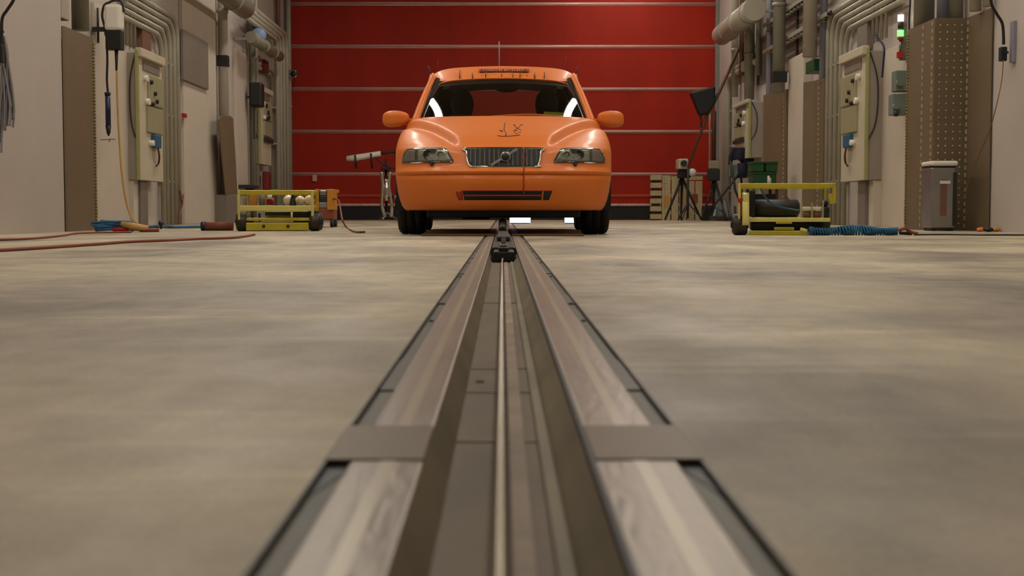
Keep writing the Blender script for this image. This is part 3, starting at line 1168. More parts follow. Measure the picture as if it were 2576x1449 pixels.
def vpipe(name, side, px, z0_, z1_, r, off, m, label, group='vertical pipes on the walls', cat='pipe', collars=()):
    X = wface(side, off)
    Y = WY(px, X)
    t = thing(name, (X, Y, z0_), label, cat, group)
    MB().tube([(X, Y, z0_), (X, Y, z1_)], r, 20).build('pipe_body', m, t)
    for z in collars:
        MB().tube([(X, Y, z - .03), (X, Y, z + .03)], r + .012, 20).build('collar', m, t)
        MB().box(X, side * 4.618, Y - .02, Y + .02, z - .02, z + .02).build('bracket', m, t)
    return t


# --- folded perforated cladding
def cladding(pts, z1_, label, dots=None, edges=(), dotrows=None):
    t = thing('perforated_cladding', (pts[0][0], pts[0][1], 0), label, 'cladding', 'perforated metal cladding around the pipes')
    b = MB()
    vs = []
    for (x, y) in pts:
        vs += [(x, y, 0), (x, y, z1_)]
    b.add(vs, [(2 * i, 2 * i + 2, 2 * i + 3, 2 * i + 1) for i in range(len(pts) - 1)])
    b.build('sheet', 'clad', t, solid=.012)
    for (i, fr, m, n_) in edges:                       # folded edge with a row of punched tabs
        (xa, ya_), (xb, yb_) = pts[i], pts[i + 1]
        x, y = xa + (xb - xa) * fr, ya_ + (yb_ - ya_) * fr
        b = MB()
        for k in range(n_):
            z = .05 + k * (z1_ - .1) / (n_ - 1)
            b.box(x - .014, x + .014, y - .012, y + .012, z - .021, z + .021)
        b.build('tab_strip', m, t)
    if dots:
        i, nc = dots
        (xa, ya_), (xb, yb_) = pts[i], pts[i + 1]
        b = MB()
        nr = int(z1_ / .07)
        for c_ in range(nc):
            fr = (c_ + .7) / (nc + .4)
            for k in range(1, nr):
                z = k * .07
                b.lathe([(0, -.010), (.008, -.010), (.010, -.005)], (xa + (xb - xa) * fr, ya_ + (yb_ - ya_) * fr, z), 'Y', 8)
        b.build('dot_rows', 'clad_hi', t)
    return t


yR = WY(2487, 4.60)
yC = WY(2424, 4.60)
xB = (2345 - VPX) / F * yC
yA_ = WY(2278, xB)
cladding([(4.60, yR), (4.60, yC), (xB, yC), (xB, yA_), (4.6, yA_ + .02)], 2.10, 'tall brown perforated cladding beside the right front wall, behind the grey bin',
         dots=(1, 4), edges=((0, .93, 'clad_hi', 29), (2, .06, 'clad_hi', 29), (2, .40, 'clad_hi', 29), (2, .985, 'clad_edge', 60)))
yb2 = WY(2069, 4.5)
cladding([(4.6, yb2), (4.5, yb2), (4.46, WY(2045, 4.46)), (4.36, WY(2018, 4.36)), (4.6, WY(2018, 4.36) + .03)], 2.05, 'brown cladding below the green valve box, right of the white panel', edges=((1, .5, 'clad_hi', 28),))
yb3 = WY(1975, 4.5)
cladding([(4.6, yb3), (4.5, yb3), (4.36, WY(1918, 4.36)), (4.6, WY(1918, 4.36) + .03)], 2.12, 'brown cladding below the pipe with the black band, behind green crates', edges=((1, .08, 'clad_hi', 28),))
# left
yl = 12.72
cladding([(-4.10, yl), (-4.085, yl + .02), (-4.085, WY(241, -4.085)), (-4.6, WY(241, -4.085) + .02)], P(1, 82, 13.2).z, 'tall brown cladding next to the left front wall with a yellowish edge', edges=((1, .985, 'clad_edge', 56),))
t = thing('cladding_board', (-4.5, WY(575, -4.5), 0), 'brown rounded cladding board leaning on the left wall behind the yellow trolley', 'cladding')
MB().prism([W(551, 300, -4.40), W(556, 292, -4.40), W(580, 291, -4.40), W(587, 298, -4.40), W(598, 490, -4.36), W(571, 490, -4.36)], (-.03, 0, 0)).build('board', 'clad', t, bevel=.008)
MB().box(-4.60, -4.36, WY(572, -4.36), WY(597, -4.36), 0, P(1, 490, WY(585, -4.3)).z).build('base_box', 'grey_panel', t, bevel=.01)

# --- white wall panels
for side, p0, p1, pt, pb, d, m, lab in (
        (1, 2274, 2206, 118, 575, .04, 'wall_panel', 'pale upright wall panel carrying the small signal lights'),
        (1, 2017, 1980, 140, 560, .14, 'wall_panel', 'pale upright panel right of the pipe with the black band'),
        (-1, 247, 334, 30, 575, .04, 'wall_panel', 'pale panel behind the hanging blue hoist control'),
        (-1, 466, 548, -40, 562, .06, 'wall_panel', 'pale panel left of the pipe with the black band'),
        (-1, 598, 625, 130, 560, .06, 'wall_panel', 'pale narrow panel left of the black speaker box')):
    t = wthing('wall_panel', side, (p0 + p1) / 2, None, d, lab, 'panel')
    wbox('sheet', side, p0, p1, pt, pb, d, m, t, floor=True)
t = wthing('grey_board', -1, 500, 235, .10, 'brownish grey square board fixed high on the pale left panel', 'board')
wbox('sheet', -1, 467, 529, 92, 214, .10, 'grey_panel', t, d0=.06)
o = wbox('push_button', -1, 467, 474, 286, 296, .10, 'red', None, bev=.004, d0=.06)
tag(o, 'tiny red push button below the grey board', 'button')

# --- ducts and pipes above the cladding
Zt = ZC - .02
vpipe('duct', 1, 2316, 1.6, Zt, .105, .22, 'pipe_g', 'thick grey-green duct rising from the left part of the tall right cladding')
vpipe('duct', 1, 2364, 1.6, Zt, .065, .14, 'pipe_b', 'lavender grey duct, left one of the pair above the grey bin')
vpipe('duct', 1, 2396, 1.6, Zt, .065, .10, 'pipe_g', 'grey duct, right one of the pair above the grey bin')
vpipe('pipe', 1, 2444, 2.11, Zt, .055, .08, 'pipe_w', 'pale pipe above the right cladding, left one of two')
vpipe('pipe', 1, 2474, 2.11, Zt, .045, .07, 'pipe_w', 'pale pipe above the right cladding, next to the front wall')
vpipe('pipe', 1, 2032, 2.35, Zt, .10, .31, 'pipe_w', 'thick pale pipe ending in a valve above the green box', collars=(3.6,))
vpipe('pipe', 1, 2066, 2.0, Zt, .055, .10, 'pipe_b', 'lavender pipe beside the conduit bundle on the right wall')
pb = vpipe('pipe', 1, 1955, 2.04, Zt, .100, .30, 'pipe_g', 'thick pipe with a black band on the right wall', collars=(3.4,))
Yp, Xp = pb.location.y, pb.location.x
MB().box(Xp - .11, Xp + .11, Yp - .125, Yp + .1, P(1, 207, Yp).z, P(1, 180, Yp).z).build('black_band', 'black', pb, bevel=.005)
vpipe('pipe', 1, 1931, 1.0, Zt, .05, .10, 'pipe_b', 'slim bluish pipe left of the pipe with the black band', collars=(3.2,))
vpipe('pipe', -1, 211, 1.98, Zt, .085, .44, 'pipe_g', 'thick grey duct rising from the left brown cladding')
o = MB().box(-4.5, -4.10, 12.74, WY(184, -4.10), 1.99, Zt).build('cable_duct', 'pipe_w', None, bevel=.01)
tag(o, 'pale boxed duct between the left front wall and the grey duct', 'duct')
pb = vpipe('pipe', -1, 566, 0, Zt, .078, .12, 'pipe_w', 'thick pipe with a black band on the left wall', collars=(3.4,))
Yp, Xp = pb.location.y, pb.location.x
MB().box(Xp - .085, Xp + .085, Yp - .10, Yp + .08, P(1, 167, Yp).z, P(1, 140, Yp).z).build('black_band', 'black', pb, bevel=.005)
vpipe('pipe', -1, 638, 0, Zt, .06, .10, 'pipe_g', 'brownish pipe running behind the black speaker box')
vpipe('pipe', -1, 649, .5, Zt, .035, .10, 'pipe_w', 'slim pale pipe right of the black speaker box', collars=(3.0,))
vpipe('pipe', -1, 730, 0, Zt, .05, .10, 'pipe_w', 'pale pipe against the left door jamb', collars=(2.4, 3.6))
vpipe('pipe', -1, 704, 3.1, Zt, .05, .08, 'copper', 'reddish pipe high by the left end of the red door')
vpipe('pipe', 1, 1862, 2.75, Zt, .05, .10, 'copper', 'reddish pipe high by the right end of the red door')
vpipe('pipe', 1, 1845, 2.4, Zt, .07, .12, 'pipe_w', 'pale pipe just right of the door jamb', collars=(3.3, 4.0))
vpipe('pipe', 1, 1882, 2.2, Zt, .09, .16, 'pipe_g', 'thick brownish pipe above the far right switch cabinet', collars=(3.0,))
vpipe('pipe', 1, 1903, 2.6, Zt, .045, .08, 'pipe_g', 'slim dark pipe left of the slim bluish pipe')
for side, pxs, zlo in ((1, (2190, 2200, 2211, 2222), 2.25), (-1, (318, 327, 336, 345), 2.2)):
    for k, px in enumerate(pxs):
        vpipe('conduit', side, px, zlo, Zt, .022, .06, 'galv', ('thin conduit above the ' + ('right' if side > 0 else 'left') + ' near switch cabinet, ' + ORD[k] + ' from the left'), 'thin conduits above the cabinets', 'conduit', collars=(3.0,))
for side, p0, p1, pt, pb_ in ((-1, 366, 387, -60, 128), (1, 2174, 2150, -60, 128)):
    t = wthing('cable_duct', side, (p0 + p1) / 2, 128, .08, ('reddish' if side < 0 else 'grey brown') + ' flat cable duct above the ' + ('left' if side < 0 else 'right') + ' near switch cabinet', 'duct')
    wbox('duct_body', side, p0, p1, -250, pb_, .08, 'copper' if side < 0 else 'grey_panel', t)

# --- bent conduit bundles: up the wall, then along it towards the viewer
def bundle(side, pxs, zb_, ztop, ylen, r, label, m='galv', off=.07):
    X = wface(side, off)
    t = thing('conduit_bundle', (X, WY(pxs[0], X), 0), label, 'conduit', 'bent conduit bundles')
    for k, px in enumerate(pxs):
        Y = WY(px, X)
        z = ztop - k * .085
        pts = [(X, Y, zb_), (X, Y, z - .28)]
        for j in range(1, 7):
            a = PI / 2 * j / 6
            pts.append((X, Y - .28 * (1 - math.cos(a)), z - .28 + .28 * math.sin(a)))
        pts.append((X, Y - ylen, z))
        MB().tube(pts, r, 10).build('conduit', m, t)
    for z in (.6, 1.5, 2.2):
        if z > zb_:
            ys = [WY(p, X) for p in pxs]
            MB().box(X, side * 4.62, min(ys) - .05, max(ys) + .05, z - .015, z + .015).build('clamp_rail', 'galv', t)
    return t


bundle(-1, (451, 442, 432, 421, 412), 0, 2.86, 2.2, .036, 'bundle of bent conduits right of the near left switch cabinet')
bundle(1, (2078, 2088, 2099, 2111, 2122), 0, 2.92, 2.6, .036, 'bundle of bent conduits left of the near right switch cabinet')
bundle(-1, (724, 716, 708, 701), 0, 3.75, 3.4, .045, 'upper pale bent conduits beside the left door jamb', 'pipe_w', .24)
bundle(-1, (694, 687), 0, 2.95, 1.6, .04, 'lower pale bent conduits beside the left door jamb', 'pipe_w')
bundle(1, (1822, 1829), 0, 2.95, 3.2, .06, 'pale bent conduits beside the right door jamb', 'pipe_w')

# --- horizontal duct and tray on the walls
def hduct(name, side, p0, p1, z, r, off, m, label, cat):
    X = wface(side, off)
    a_, b_ = sorted((WY(p0, X), WY(p1, X)))
    t = thing(name, (X, (a_ + b_) / 2, z), label, cat)
    MB().tube([(X, a_, z), (X, b_, z)], r, 24).build('duct_body', m, t)
    n = 3
    for k in range(n):
        y = a_ + (b_ - a_) * (k + .3) / n
        MB().tube([(X, y - .04, z), (X, y + .04, z)], r + .015, 24).build('collar', 'galv', t)
    MB().box(X, side * 4.62, a_ + .2, a_ + .24, z - .02, z + .02).build('bracket', 'galv', t)
    return t


hduct('air_duct', 1, 1893, 1812, 3.52, .19, .46, 'pipe_w', 'fat horizontal air duct right of the red door', 'duct')
hduct('air_duct', -1, 470, 622, 3.50, .16, .40, 'pipe_g', 'fat grey horizontal air duct high on the left wall', 'duct')
hduct('air_duct', -1, 636, 706, 3.15, .10, .34, 'pipe_g', 'slim horizontal duct behind the light blue disc', 'duct')
for side, p0, p1, zz, lab in ((1, 2060, 1905, 3.30, 'upper horizontal cable tray on the right wall'), (1, 2060, 1905, 2.86, 'lower horizontal cable tray on the right wall'),
                              (-1, 250, 400, 2.98, 'horizontal cable tray above the near left switch cabinet'), (1, 2240, 2130, 3.05, 'horizontal cable tray above the near right switch cabinet')):
    X = wface(side, .25)
    a_, b_ = sorted((WY(p0, X), WY(p1, X)))
    t = thing('cable_tray', (X, (a_ + b_) / 2, zz), lab, 'cable tray', 'cable trays on the walls')
    for dx in (.04, .18):
        xx = wface(side, dx)
        MB().box(xx - .008, xx + .008, a_, b_, zz, zz + .06).build('side_rail', 'galv', t)
    b = MB()
    k = a_ + .1
    while k < b_:
        b.box(wface(side, .04), wface(side, .18), k, k + .02, zz + .01, zz + .02)
        k += .25
    b.build('rungs', 'galv', t)
    MB().tube([(wface(side, .11), a_, zz + .05), (wface(side, .11), b_, zz + .05)], .03, 8).build('cables', 'dark', t)
    for q in (.1, .9):
        yy = a_ + (b_ - a_) * q
        MB().box(wface(side, 0), wface(side, .18), yy - .015, yy + .015, zz - .03, zz).build('bracket', 'galv', t)
# steel studs of the dark upper wall bay behind the right trays
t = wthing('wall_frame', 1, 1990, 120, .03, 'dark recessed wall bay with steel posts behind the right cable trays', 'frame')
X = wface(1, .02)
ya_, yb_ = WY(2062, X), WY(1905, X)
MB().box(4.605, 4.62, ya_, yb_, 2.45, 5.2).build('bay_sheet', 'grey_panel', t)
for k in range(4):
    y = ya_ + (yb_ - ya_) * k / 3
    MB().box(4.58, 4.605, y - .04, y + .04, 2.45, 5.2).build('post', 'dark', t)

# --- valve and green box
t = wthing('valve', 1, 2032, 110, .31, 'brass valve with a black grip under the thick pale pipe', 'valve')
Xv, Yv = t.location.x, t.location.y
zv = P(1, 110, Yv).z
MB().tube([(Xv, Yv, zv + .03), (Xv, Yv, zv - .17)], .035, 12).build('valve_body', 'amber', t)
MB().box(Xv - .09, Xv + .02, Yv - .06, Yv - .04, zv - .05, zv - .02).build('lever', 'yellow', t, bevel=.004)
MB().tube([(Xv + .05, Yv - .05, zv + .06), (Xv + .05, Yv - .05, zv - .06)], .03, 10).build('grip', 'black', t)
o = wbox('control_box', 1, 2043, 2022, 152, 182, .20, 'green_l', None, bev=.01, d0=.0)
tag(o, 'small green box under the brass valve on the right wall', 'box')

# --- switch cabinets
def cabinet(side, Yn, Yf, z0_, z1_, d, label, ped=True, far=False):
    Xf = wface(side, d)
    t = thing('switch_cabinet', (Xf, Yn, z0_), label, 'cabinet', 'switch cabinets on the walls')
    wd = Yf - Yn
    H = z1_ - z0_
    MB().box(side * 4.62, wface(side, d - .03), Yn, Yf, z0_, z1_ - .03).build('enclosure', 'cab_side', t, bevel=.01)

    def fb(name, u0, u1, v0, v1, dd, m, bev=.004, base=-.03, par=None):
        return MB().box(wface(side, d + base), wface(side, d + dd), Yn + u0 * wd, Yn + u1 * wd, z0_ + v0 * H, z0_ + v1 * H).build(name, m, par or t, bevel=bev)
    fb('front_panel', .02, .98, 0, 1, 0, 'cab_front')
    fb('edge_trim', -.02, .03, 0, 1, .006, 'cab_edge')
    fb('top_hood', .0, .98, .95, 1.02, .05, 'cab_front', .012)
    fb('meter_block', .18, .85, .86, .94, .012, 'grey_panel', base=-.01)
    c1 = fb('upper_cover', .35, .95, .60, .84, .03, 'cab_olive', .012, -.01)
    c2 = fb('lower_cover', .30, .92, .38, .585, .03, 'cab_olive', .012, -.01)
    for (u, v) in ((.40, .78), (.55, .70), (.62, .64), (.45, .61)):
        y, z = Yn + u * wd, z0_ + v * H
        MB().tube([(wface(side, d + .02), y, z), (wface(side, d + .06), y, z)], .028 if not far else .04, 10).build('knob', 'black', t)
    for (u, v) in ((.25, .80), (.3, .62)):
        y, z = Yn + u * wd, z0_ + v * H
        MB().tube([(wface(side, d - .01), y, z), (wface(side, d + .05), y, z)], .04, 10).build('socket', 'white', t)
    if not far:
        s_ = fb('blue_socket', .48, .70, .265, .37, .07, 'blue_socket', .015, -.01)
        y, z = Yn + .42 * wd, z0_ + .30 * H
        MB().tube([(wface(side, d - .01), y, z), (wface(side, d + .06), y, z)], .035, 10).build('socket', 'white', t)
        y = Yn + .6 * wd
        MB().tube(smooth_path([(wface(side, d + .05), y, z0_ + .27 * H), (wface(side, d + .07), y - .02, z0_ + .2 * H), (wface(side, d + .03), y + .1, z0_ + .15 * H), (wface(side, d + .04), y - .05, z0_ + .12 * H)], 6), .012, 8).build('loose_lead', 'ink', t)
    else:
        fb('switch_row', .3, .95, .30, .36, .05, 'dark', base=-.01)
    # cable arched over the near side of the enclosure
    x_ = lambda q: wface(side, d * q)
    MB().tube(smooth_path([(x_(.85), Yn - .012, z0_ + .97 * H), (x_(.5), Yn - .015, z0_ + .80 * H), (x_(.42), Yn - .015, z0_ + .6 * H), (x_(.55), Yn - .015, z0_ + .42 * H), (x_(.9), Yn - .012, z0_ + .30 * H)], 6), .008, 6).build('side_cable', 'dark', t)
    if ped:
        MB().box(side * 4.62, wface(side, d * .55), Yn + .02, Yn + wd * .55, 0, z0_).build('pedestal', 'wall_panel', t, bevel=.005)
        MB().box(side * 4.62, wface(side, d * .75), Yn + wd * .18, Yn + wd * .46, 0, z0_).build('cable_chute', 'grey_panel', t, bevel=.005)
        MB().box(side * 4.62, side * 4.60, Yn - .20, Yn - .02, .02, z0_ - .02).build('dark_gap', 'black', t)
    return t


cabinet(-1, 16.65, 17.85, P(1, 455, 17.2).z, P(1, 138, 17.2).z, .17, 'ivory switch cabinet with olive covers, near one on the left wall')
cabinet(1, 16.35, 17.55, P(1, 455, 16.9).z, P(1, 132, 16.9).z, .24, 'ivory switch cabinet with olive covers, near one on the right wall')
cabinet(-1, 24.95, 26.2, P(1, 414, 25.5).z, P(1, 225, 25.5).z, .17, 'small far switch cabinet on the left wall near the red door', False, True)
cabinet(1, 24.1, 25.6, P(1, 400, 24.8).z, P(1, 258, 24.8).z, .24, 'small far switch cabinet on the right wall near the red door', False, True)

# --- right wall details near the front
t = wthing('signal_light', 1, 2256, 100, .12, 'small signal light with a white and a green lamp lit', 'signal light')
Xs = wface(1, .12)
Ys = WY(2256, Xs)
def zz(py, Y=Ys):
    return P(1, py, Y).z
MB().box(Xs, wface(1, .04), Ys - .02, Ys + .02, zz(150), zz(30)).build('back_plate', 'grey_panel', t)
MB().tube([(Xs, Ys - .03, zz(72)), (Xs, Ys - .03, zz(54))], .030, 14).build('black_segment', 'dark', t)
MB().tube([(Xs, Ys - .03, zz(52)), (Xs, Ys - .03, zz(36))], .034, 14).build('white_lamp', 'glow_w', t)
MB().tube([(Xs, Ys - .03, zz(90)), (Xs, Ys - .03, zz(75))], .036, 14).build('green_lamp', 'glow_g', t)
MB().tube([(Xs, Ys - .03, zz(99)), (Xs, Ys - .03, zz(91))], .032, 14).build('red_collar', 'red', t)
MB().tube([(Xs, Ys - .03, zz(126)), (Xs, Ys - .03, zz(100))], .012, 10).build('stem', 'alu', t)
o = MB().box(Xs - .03, Xs + .03, Ys - .05, Ys + .01, zz(145), zz(129)).build('call_point', 'red', None, bevel=.004)
tag(o, 'small red call point under the signal light', 'button')
for k, (pa, pc, pt, pb_, lab) in enumerate(((2257, 2275, 175, 228, 'upper grey-green socket box on the pale right panel'), (2250, 2275, 234, 288, 'lower grey-green socket box on the pale right panel'))):
    X = wface(1, .10)
    a_ = WY((pa + pc) / 2, X)
    x0_, x1_ = P(pa, 1, a_ - .5).x, P(pc, 1, a_ - .5).x
    t = thing('socket_box', ((x0_ + x1_) / 2, a_, zz(pb_, a_)), lab, 'socket')
    yy = WY(2275, X) + .02
    x0_, x1_ = P(pa, 1, yy).x, 4.578
    MB().box(x0_, x1_, yy, yy + .18, zz(pb_, yy), zz(pt, yy)).build('box_body', 'grey_green', t, bevel=.01)
    MB().tube([(x0_ + .03, yy - .05, zz((pt + pb_) / 2 + 6, yy)), (x0_ + .03, yy + .01, zz((pt + pb_) / 2 + 6, yy))], .035, 12).build('socket_flap', 'grey_green', t)
    if k:
        MB().tube([(x0_ + .03, yy - .03, zz(pb_ + 4, yy)), (x0_ + .03, yy - .03, zz(pb_ - 10, yy))], .025, 10).build('gland', 'dark', t)


def cable(name, pts, r, m, label, cat='cable', grp=None, k=8):
    o = MB().tube(smooth_path(pts, k), r, 8).build(name, m)
    return tag(o, label, cat, grp)


Yk = WY(2290, 4.2)
cable('cable', [P(2291, -60, Yk), P(2290, 0, Yk), P(2287, 50, Yk), P(2287, 74, Yk)], .009, 'black', 'short black cable hanging in front of the thick grey-green duct')
Yk = 12.3
cable('cable', [P(2490, -40, Yk), P(2494, 8, Yk), P(2508, 36, Yk), P(2522, 62, Yk), P(2525, 112, Yk)], .014, 'black', 'thick black cable curving down the right front wall to a connector')
t = thing('cable_connector', P(2525, 135, Yk), 'black connector hanging from the thick cable on the right front wall', 'connector')
MB().box(P(2518, 1, Yk).x, P(2534, 1, Yk).x, Yk - .03, Yk + .04, zz(152, Yk), zz(116, Yk)).build('connector_body', 'black', t, bevel=.008)
MB().box(P(2524, 1, Yk).x, P(2536, 1, Yk).x, Yk - .04, Yk - .03, zz(134, Yk), zz(128, Yk)).build('latch', 'blue_d', t)
o = wbox('wall_bracket', 1, 2540, 2531, 52, 156, .03, 'pipe_b', None, bev=.004)
tag(o, 'narrow lavender grey strip on the right front wall behind the connector', 'bracket')
Yk = 12.2
cable('cable', [P(2524, 152, Yk), P(2520, 200, Yk), P(2508, 260, Yk), P(2490, 325, 12.4), P(2465, 385, 12.6), P(2442, 440, 12.8), P(2425, 500, 12.9)], .0045, 'copper', 'thin brown cable sagging from the connector across the tall right cladding')
cable('cable', [P(2200, 85, 15.7), P(2212, 100, 15.6), P(2224, 120, 15.5), P(2222, 160, 15.5), P(2219, 195, 15.5)], .012, 'blue_d', 'dark cable arching over the near right switch cabinet')

# grey bin
Yb_ = yC - .42
t = thing('waste_bin', (P(2382, 1, Yb_).x, Yb_, 0), 'grey metal waste bin with a white lid before the tall right cladding', 'bin')
bx0, bx1 = P(2351, 1, Yb_).x, P(2414, 1, Yb_).x
bz = zz(420, Yb_)
b = MB()
b.box(bx0, bx1, Yb_, Yb_ + .30, .03, bz)
b.build('bin_body', 'alu', t, bevel=.015)
MB().box(bx0 - .006, bx1 + .012, Yb_ - .03, Yb_ + .32, bz + .012, bz + .06).build('lid', 'white', t, bevel=.02)
MB().box(bx0, bx1, Yb_ + .01, Yb_ + .31, bz, bz + .012).build('lid_gap', 'black', t)
for q in (.15, .85):
    x = bx0 + (bx1 - bx0) * q
    MB().box(x - .02, x + .02, Yb_ + .02, Yb_ + .26, 0, .03).build('foot', 'black', t)
MB().box(bx0 + .09, bx1 - .09, Yb_ - .006, Yb_, .15, bz - .12).build('front_label', 'copper', t)
MB().box(bx1 - .03, bx1 + .004, Yb_ - .008, Yb_, .05, bz - .05).build('edge_strip', 'dark', t)
MB().box(bx0 + .08, bx1 - .06, Yb_ - .012, Yb_ - .006, bz - .16, bz - .13).build('sticker', 'white', t)
for k, (px, ln, m, lab) in enumerate(((2466, .06, 'orange', 'small orange rag on the floor by the right front wall'), (2488, .10, 'dark', 'dark glove lying on the floor by the right front wall'), (2506, .08, 'amber', 'brown offcut leaning on the floor by the right front wall'))):
    Yd_ = 12.5
    p = P(px, 530, Yd_)
    b = MB()
    b.ball((p.x, Yd_, .022), .03, 8, (ln / .06, 1, .7))
    b.ball((p.x + .02, Yd_ + .02, .03), .02, 8, (1, 1, .8))
    o = b.build(('rag', 'glove', 'offcut')[k], m)
    tag(o, lab, ('rag', 'glove', 'offcut')[k])

# --- left wall details near the front
def at(px, py, Y):
    return P(px, py, Y)
Yk = 10.75
cable('cable', [at(48, -40, Yk), at(34, 0, Yk), at(18, 25, Yk), at(6, 45, Yk), at(4, 80, Yk), at(4, 114, Yk)], .013, 'black', 'black cable bent down the left front wall')
o = MB().box(at(-6, 1, Yk).x, at(6, 1, Yk).x, Yk - .03, Yk + .03, zz(158, Yk), zz(112, Yk)).build('cable_connector', 'black', bevel=.008)
tag(o, 'black connector at the left edge of the left front wall', 'connector')
t = thing('cable_bundle', at(10, 95, Yk + .1), 'bundle of loose grey cables hanging on the left front wall', 'cables')
random.seed(3)
for k in range(26):
    x0 = random.uniform(-6, 18)
    e = random.uniform(-4, 36)
    bot = random.uniform(230, 385) if e < 24 else random.uniform(230, 330)
    Yq = Yk + .08 + random.uniform(0, .06)
    MB().tube(smooth_path([at(6 + x0 * .3, 88, Yq), at(x0 + 3, 140, Yq), at((x0 + e) / 2 + 4, 210, Yq), at(e, (bot + 250) / 2, Yq), at(e - 2, bot, Yq)], 6), .009, 6).build('loose_cable', ('pipe_b', 'steel_frame', 'pipe_b', 'alu')[k % 4], t)
MB().tube([at(6, 80, Yk + .1), at(6, 80, Yk + .1) + Vector((-.1, 0.12, 0))], .015, 8).build('hook', 'black', t)

Yk = 15.3
t = thing('hoist_motor', at(286, 70, Yk), 'white hoist motor with a black lower half on the left wall', 'motor')
zA, zB, zC_ = zz(78, Yk), zz(12, Yk), zz(126, Yk)
xa, xb = at(265, 1, Yk).x, at(308, 1, Yk).x
MB().box(xa, xb, Yk - .08, Yk + .08, zA, zB).build('motor_cover', 'white', t, bevel=.035)
MB().box(xa + .01, xb - .004, Yk - .07, Yk + .07, zC_, zA).build('motor_base', 'black', t, bevel=.01)
MB().tube(smooth_path([at(275, 6, Yk), at(262, 14, Yk), at(257, 40, Yk), at(264, 70, Yk), at(266, 90, Yk)], 6), .014, 8).build('loop_cable', 'dark', t)
MB().tube(smooth_path([at(268, 10, Yk), at(285, 2, Yk), at(305, 4, Yk), at(312, 30, Yk)], 6), .014, 8).build('loop_cable', 'dark', t)
MB().box(-4.6, xa + .1, Yk + .02, Yk + .06, zA, zA + .05).build('wall_arm', 'dark', t)
t = thing('wall_hook', at(245, 70, Yk + .1), 'dark cross shaped bracket left of the hoist motor', 'bracket')
MB().tube([at(246, 20, Yk + .1), at(247, 108, Yk + .1)], .014, 8).build('upright', 'dark', t)
MB().tube([at(233, 70, Yk + .1), at(258, 71, Yk + .1)], .014, 8).build('crossbar', 'dark', t)
cable('cable', [at(268, 100, Yk), at(270, 150, Yk), at(269, 200, Yk), at(272, 238, Yk)], .013, 'black', 'black cable from the hoist motor down to the blue control')
t = thing('hoist_control', at(272, 332, Yk), 'dark blue hand control hanging before the pale left panel', 'control')
MB().tube([at(271, 236, Yk), at(272.5, 316, Yk)], .030, 14).build('grip', 'blue_d', t)
MB().tube([at(272.5, 316, Yk), at(273, 334, Yk), at(273, 342, Yk)], [.034, .022, .008], 12).build('tip', 'black', t)
MB().tube([at(270.5, 232, Yk), at(271, 240, Yk)], .034, 12).build('collar', 'black', t)
t = thing('small_hook', at(283, 350, Yk + .2), 'small metal hook under the dark blue hand control', 'hook')
MB().tube(smooth_path([at(275, 357, Yk + .1), at(277, 350, Yk + .1), at(291, 351, Yk + .1)], 4), .007, 8).build('hook_wire', 'alu', t)
MB().tube([at(283, 350.5, Yk + .1), Vector((-4.56, Yk + .15, zz(350, Yk)))], .006, 8).build('pin', 'alu', t)
t = thing('hose_reel_outlet', at(293, 130, Yk), 'short dark hose outlet under the hoist motor', 'outlet')
MB().tube([at(293, 126, Yk), at(293, 178, Yk)], [.022, .012], 12).build('nozzle', 'dark', t)
cable('air_hose', [at(294, 178, Yk), at(295, 240, Yk), at(299, 330, Yk), at(306, 430, Yk), at(316, 500, Yk), at(330, 545, Yk), at(345, 562, Yk)], .012, 'yellow_hose', 'yellow hose hanging down the pale left panel to the floor', 'hose')
for o_ in [o]:
    pass

# --- small things far left
Ym_ = WY(648, -4.35)
t = thing('speaker_box', at(640, 238, Ym_), 'black speaker box on the left wall above the yellow trolley', 'speaker')
MB().box(at(623, 1, Ym_).x, at(656, 1, Ym_).x, Ym_, Ym_ + .3, zz(268, Ym_), zz(206, Ym_)).build('box_body', 'black', t, bevel=.04)
MB().box(-4.61, at(630, 1, Ym_).x, Ym_ + .1, Ym_ + .16, zz(245, Ym_), zz(240, Ym_)).build('bracket', 'dark', t)
cable('cable', [at(640, 268, Ym_ + .1), at(639, 310, Ym_ + .1), at(640, 350, Ym_ + .1)], .014, 'dark', 'short dark cable below the black speaker box')
t = thing('blue_disc', at(650, 90, Ym_), 'round light blue disc high on the left wall', 'disc')
MB().lathe([(0, -.03), (.12, -.03), (.14, 0), (.12, .05), (0, .05)], at(650, 90, Ym_ + .1), 'Y', 24).build('disc_body', 'blue_l', t)
MB().box(-4.61, at(648, 1, Ym_).x, Ym_ + .15, Ym_ + .2, zz(92, Ym_), zz(88, Ym_)).build('bracket', 'dark', t)
Yc = YD - .5
t = thing('camera', at(740, 186, Yc), 'small dark camera on an arm before the red door', 'camera')
MB().box(at(724, 1, Yc).x, at(745, 1, Yc).x, Yc - .06, Yc + .06, zz(196, Yc), zz(176, Yc)).build('camera_body', 'alu', t, bevel=.02)
MB().lathe([(0, -.02), (.06, -.02), (.065, .01)], (at(737, 1, Yc).x, Yc - .055, zz(186, Yc)), 'Y', 16).build('lens', 'black', t)
MB().tube([at(728, 186, Yc), Vector((-4.6, Yc, zz(186, Yc)))], .02, 8).build('arm', 'alu', t)
t = wthing('junction_box', -1, 676, 168, .12, 'dark red box behind the bent conduits on the left wall', 'box')
wbox('box_body', -1, 668, 680, 152, 182, .14, 'sticker', t, bev=.01)
t = wthing('equipment_shelf', -1, 640, 466, .25, 'small dark shelf on the left wall over the yellow trolley', 'shelf')
wbox('shelf_board', -1, 628, 652, 466, 474, .25, 'dark', t)
wbox('bracket', -1, 638, 642, 474, 490, .20, 'dark', t)
o = wbox('bottle', -1, 676, 683, 432, 480, .20, 'sticker', None, bev=.03, d0=.08)
tag(o, 'slim red bottle on the left wall below the far cabinet', 'bottle')

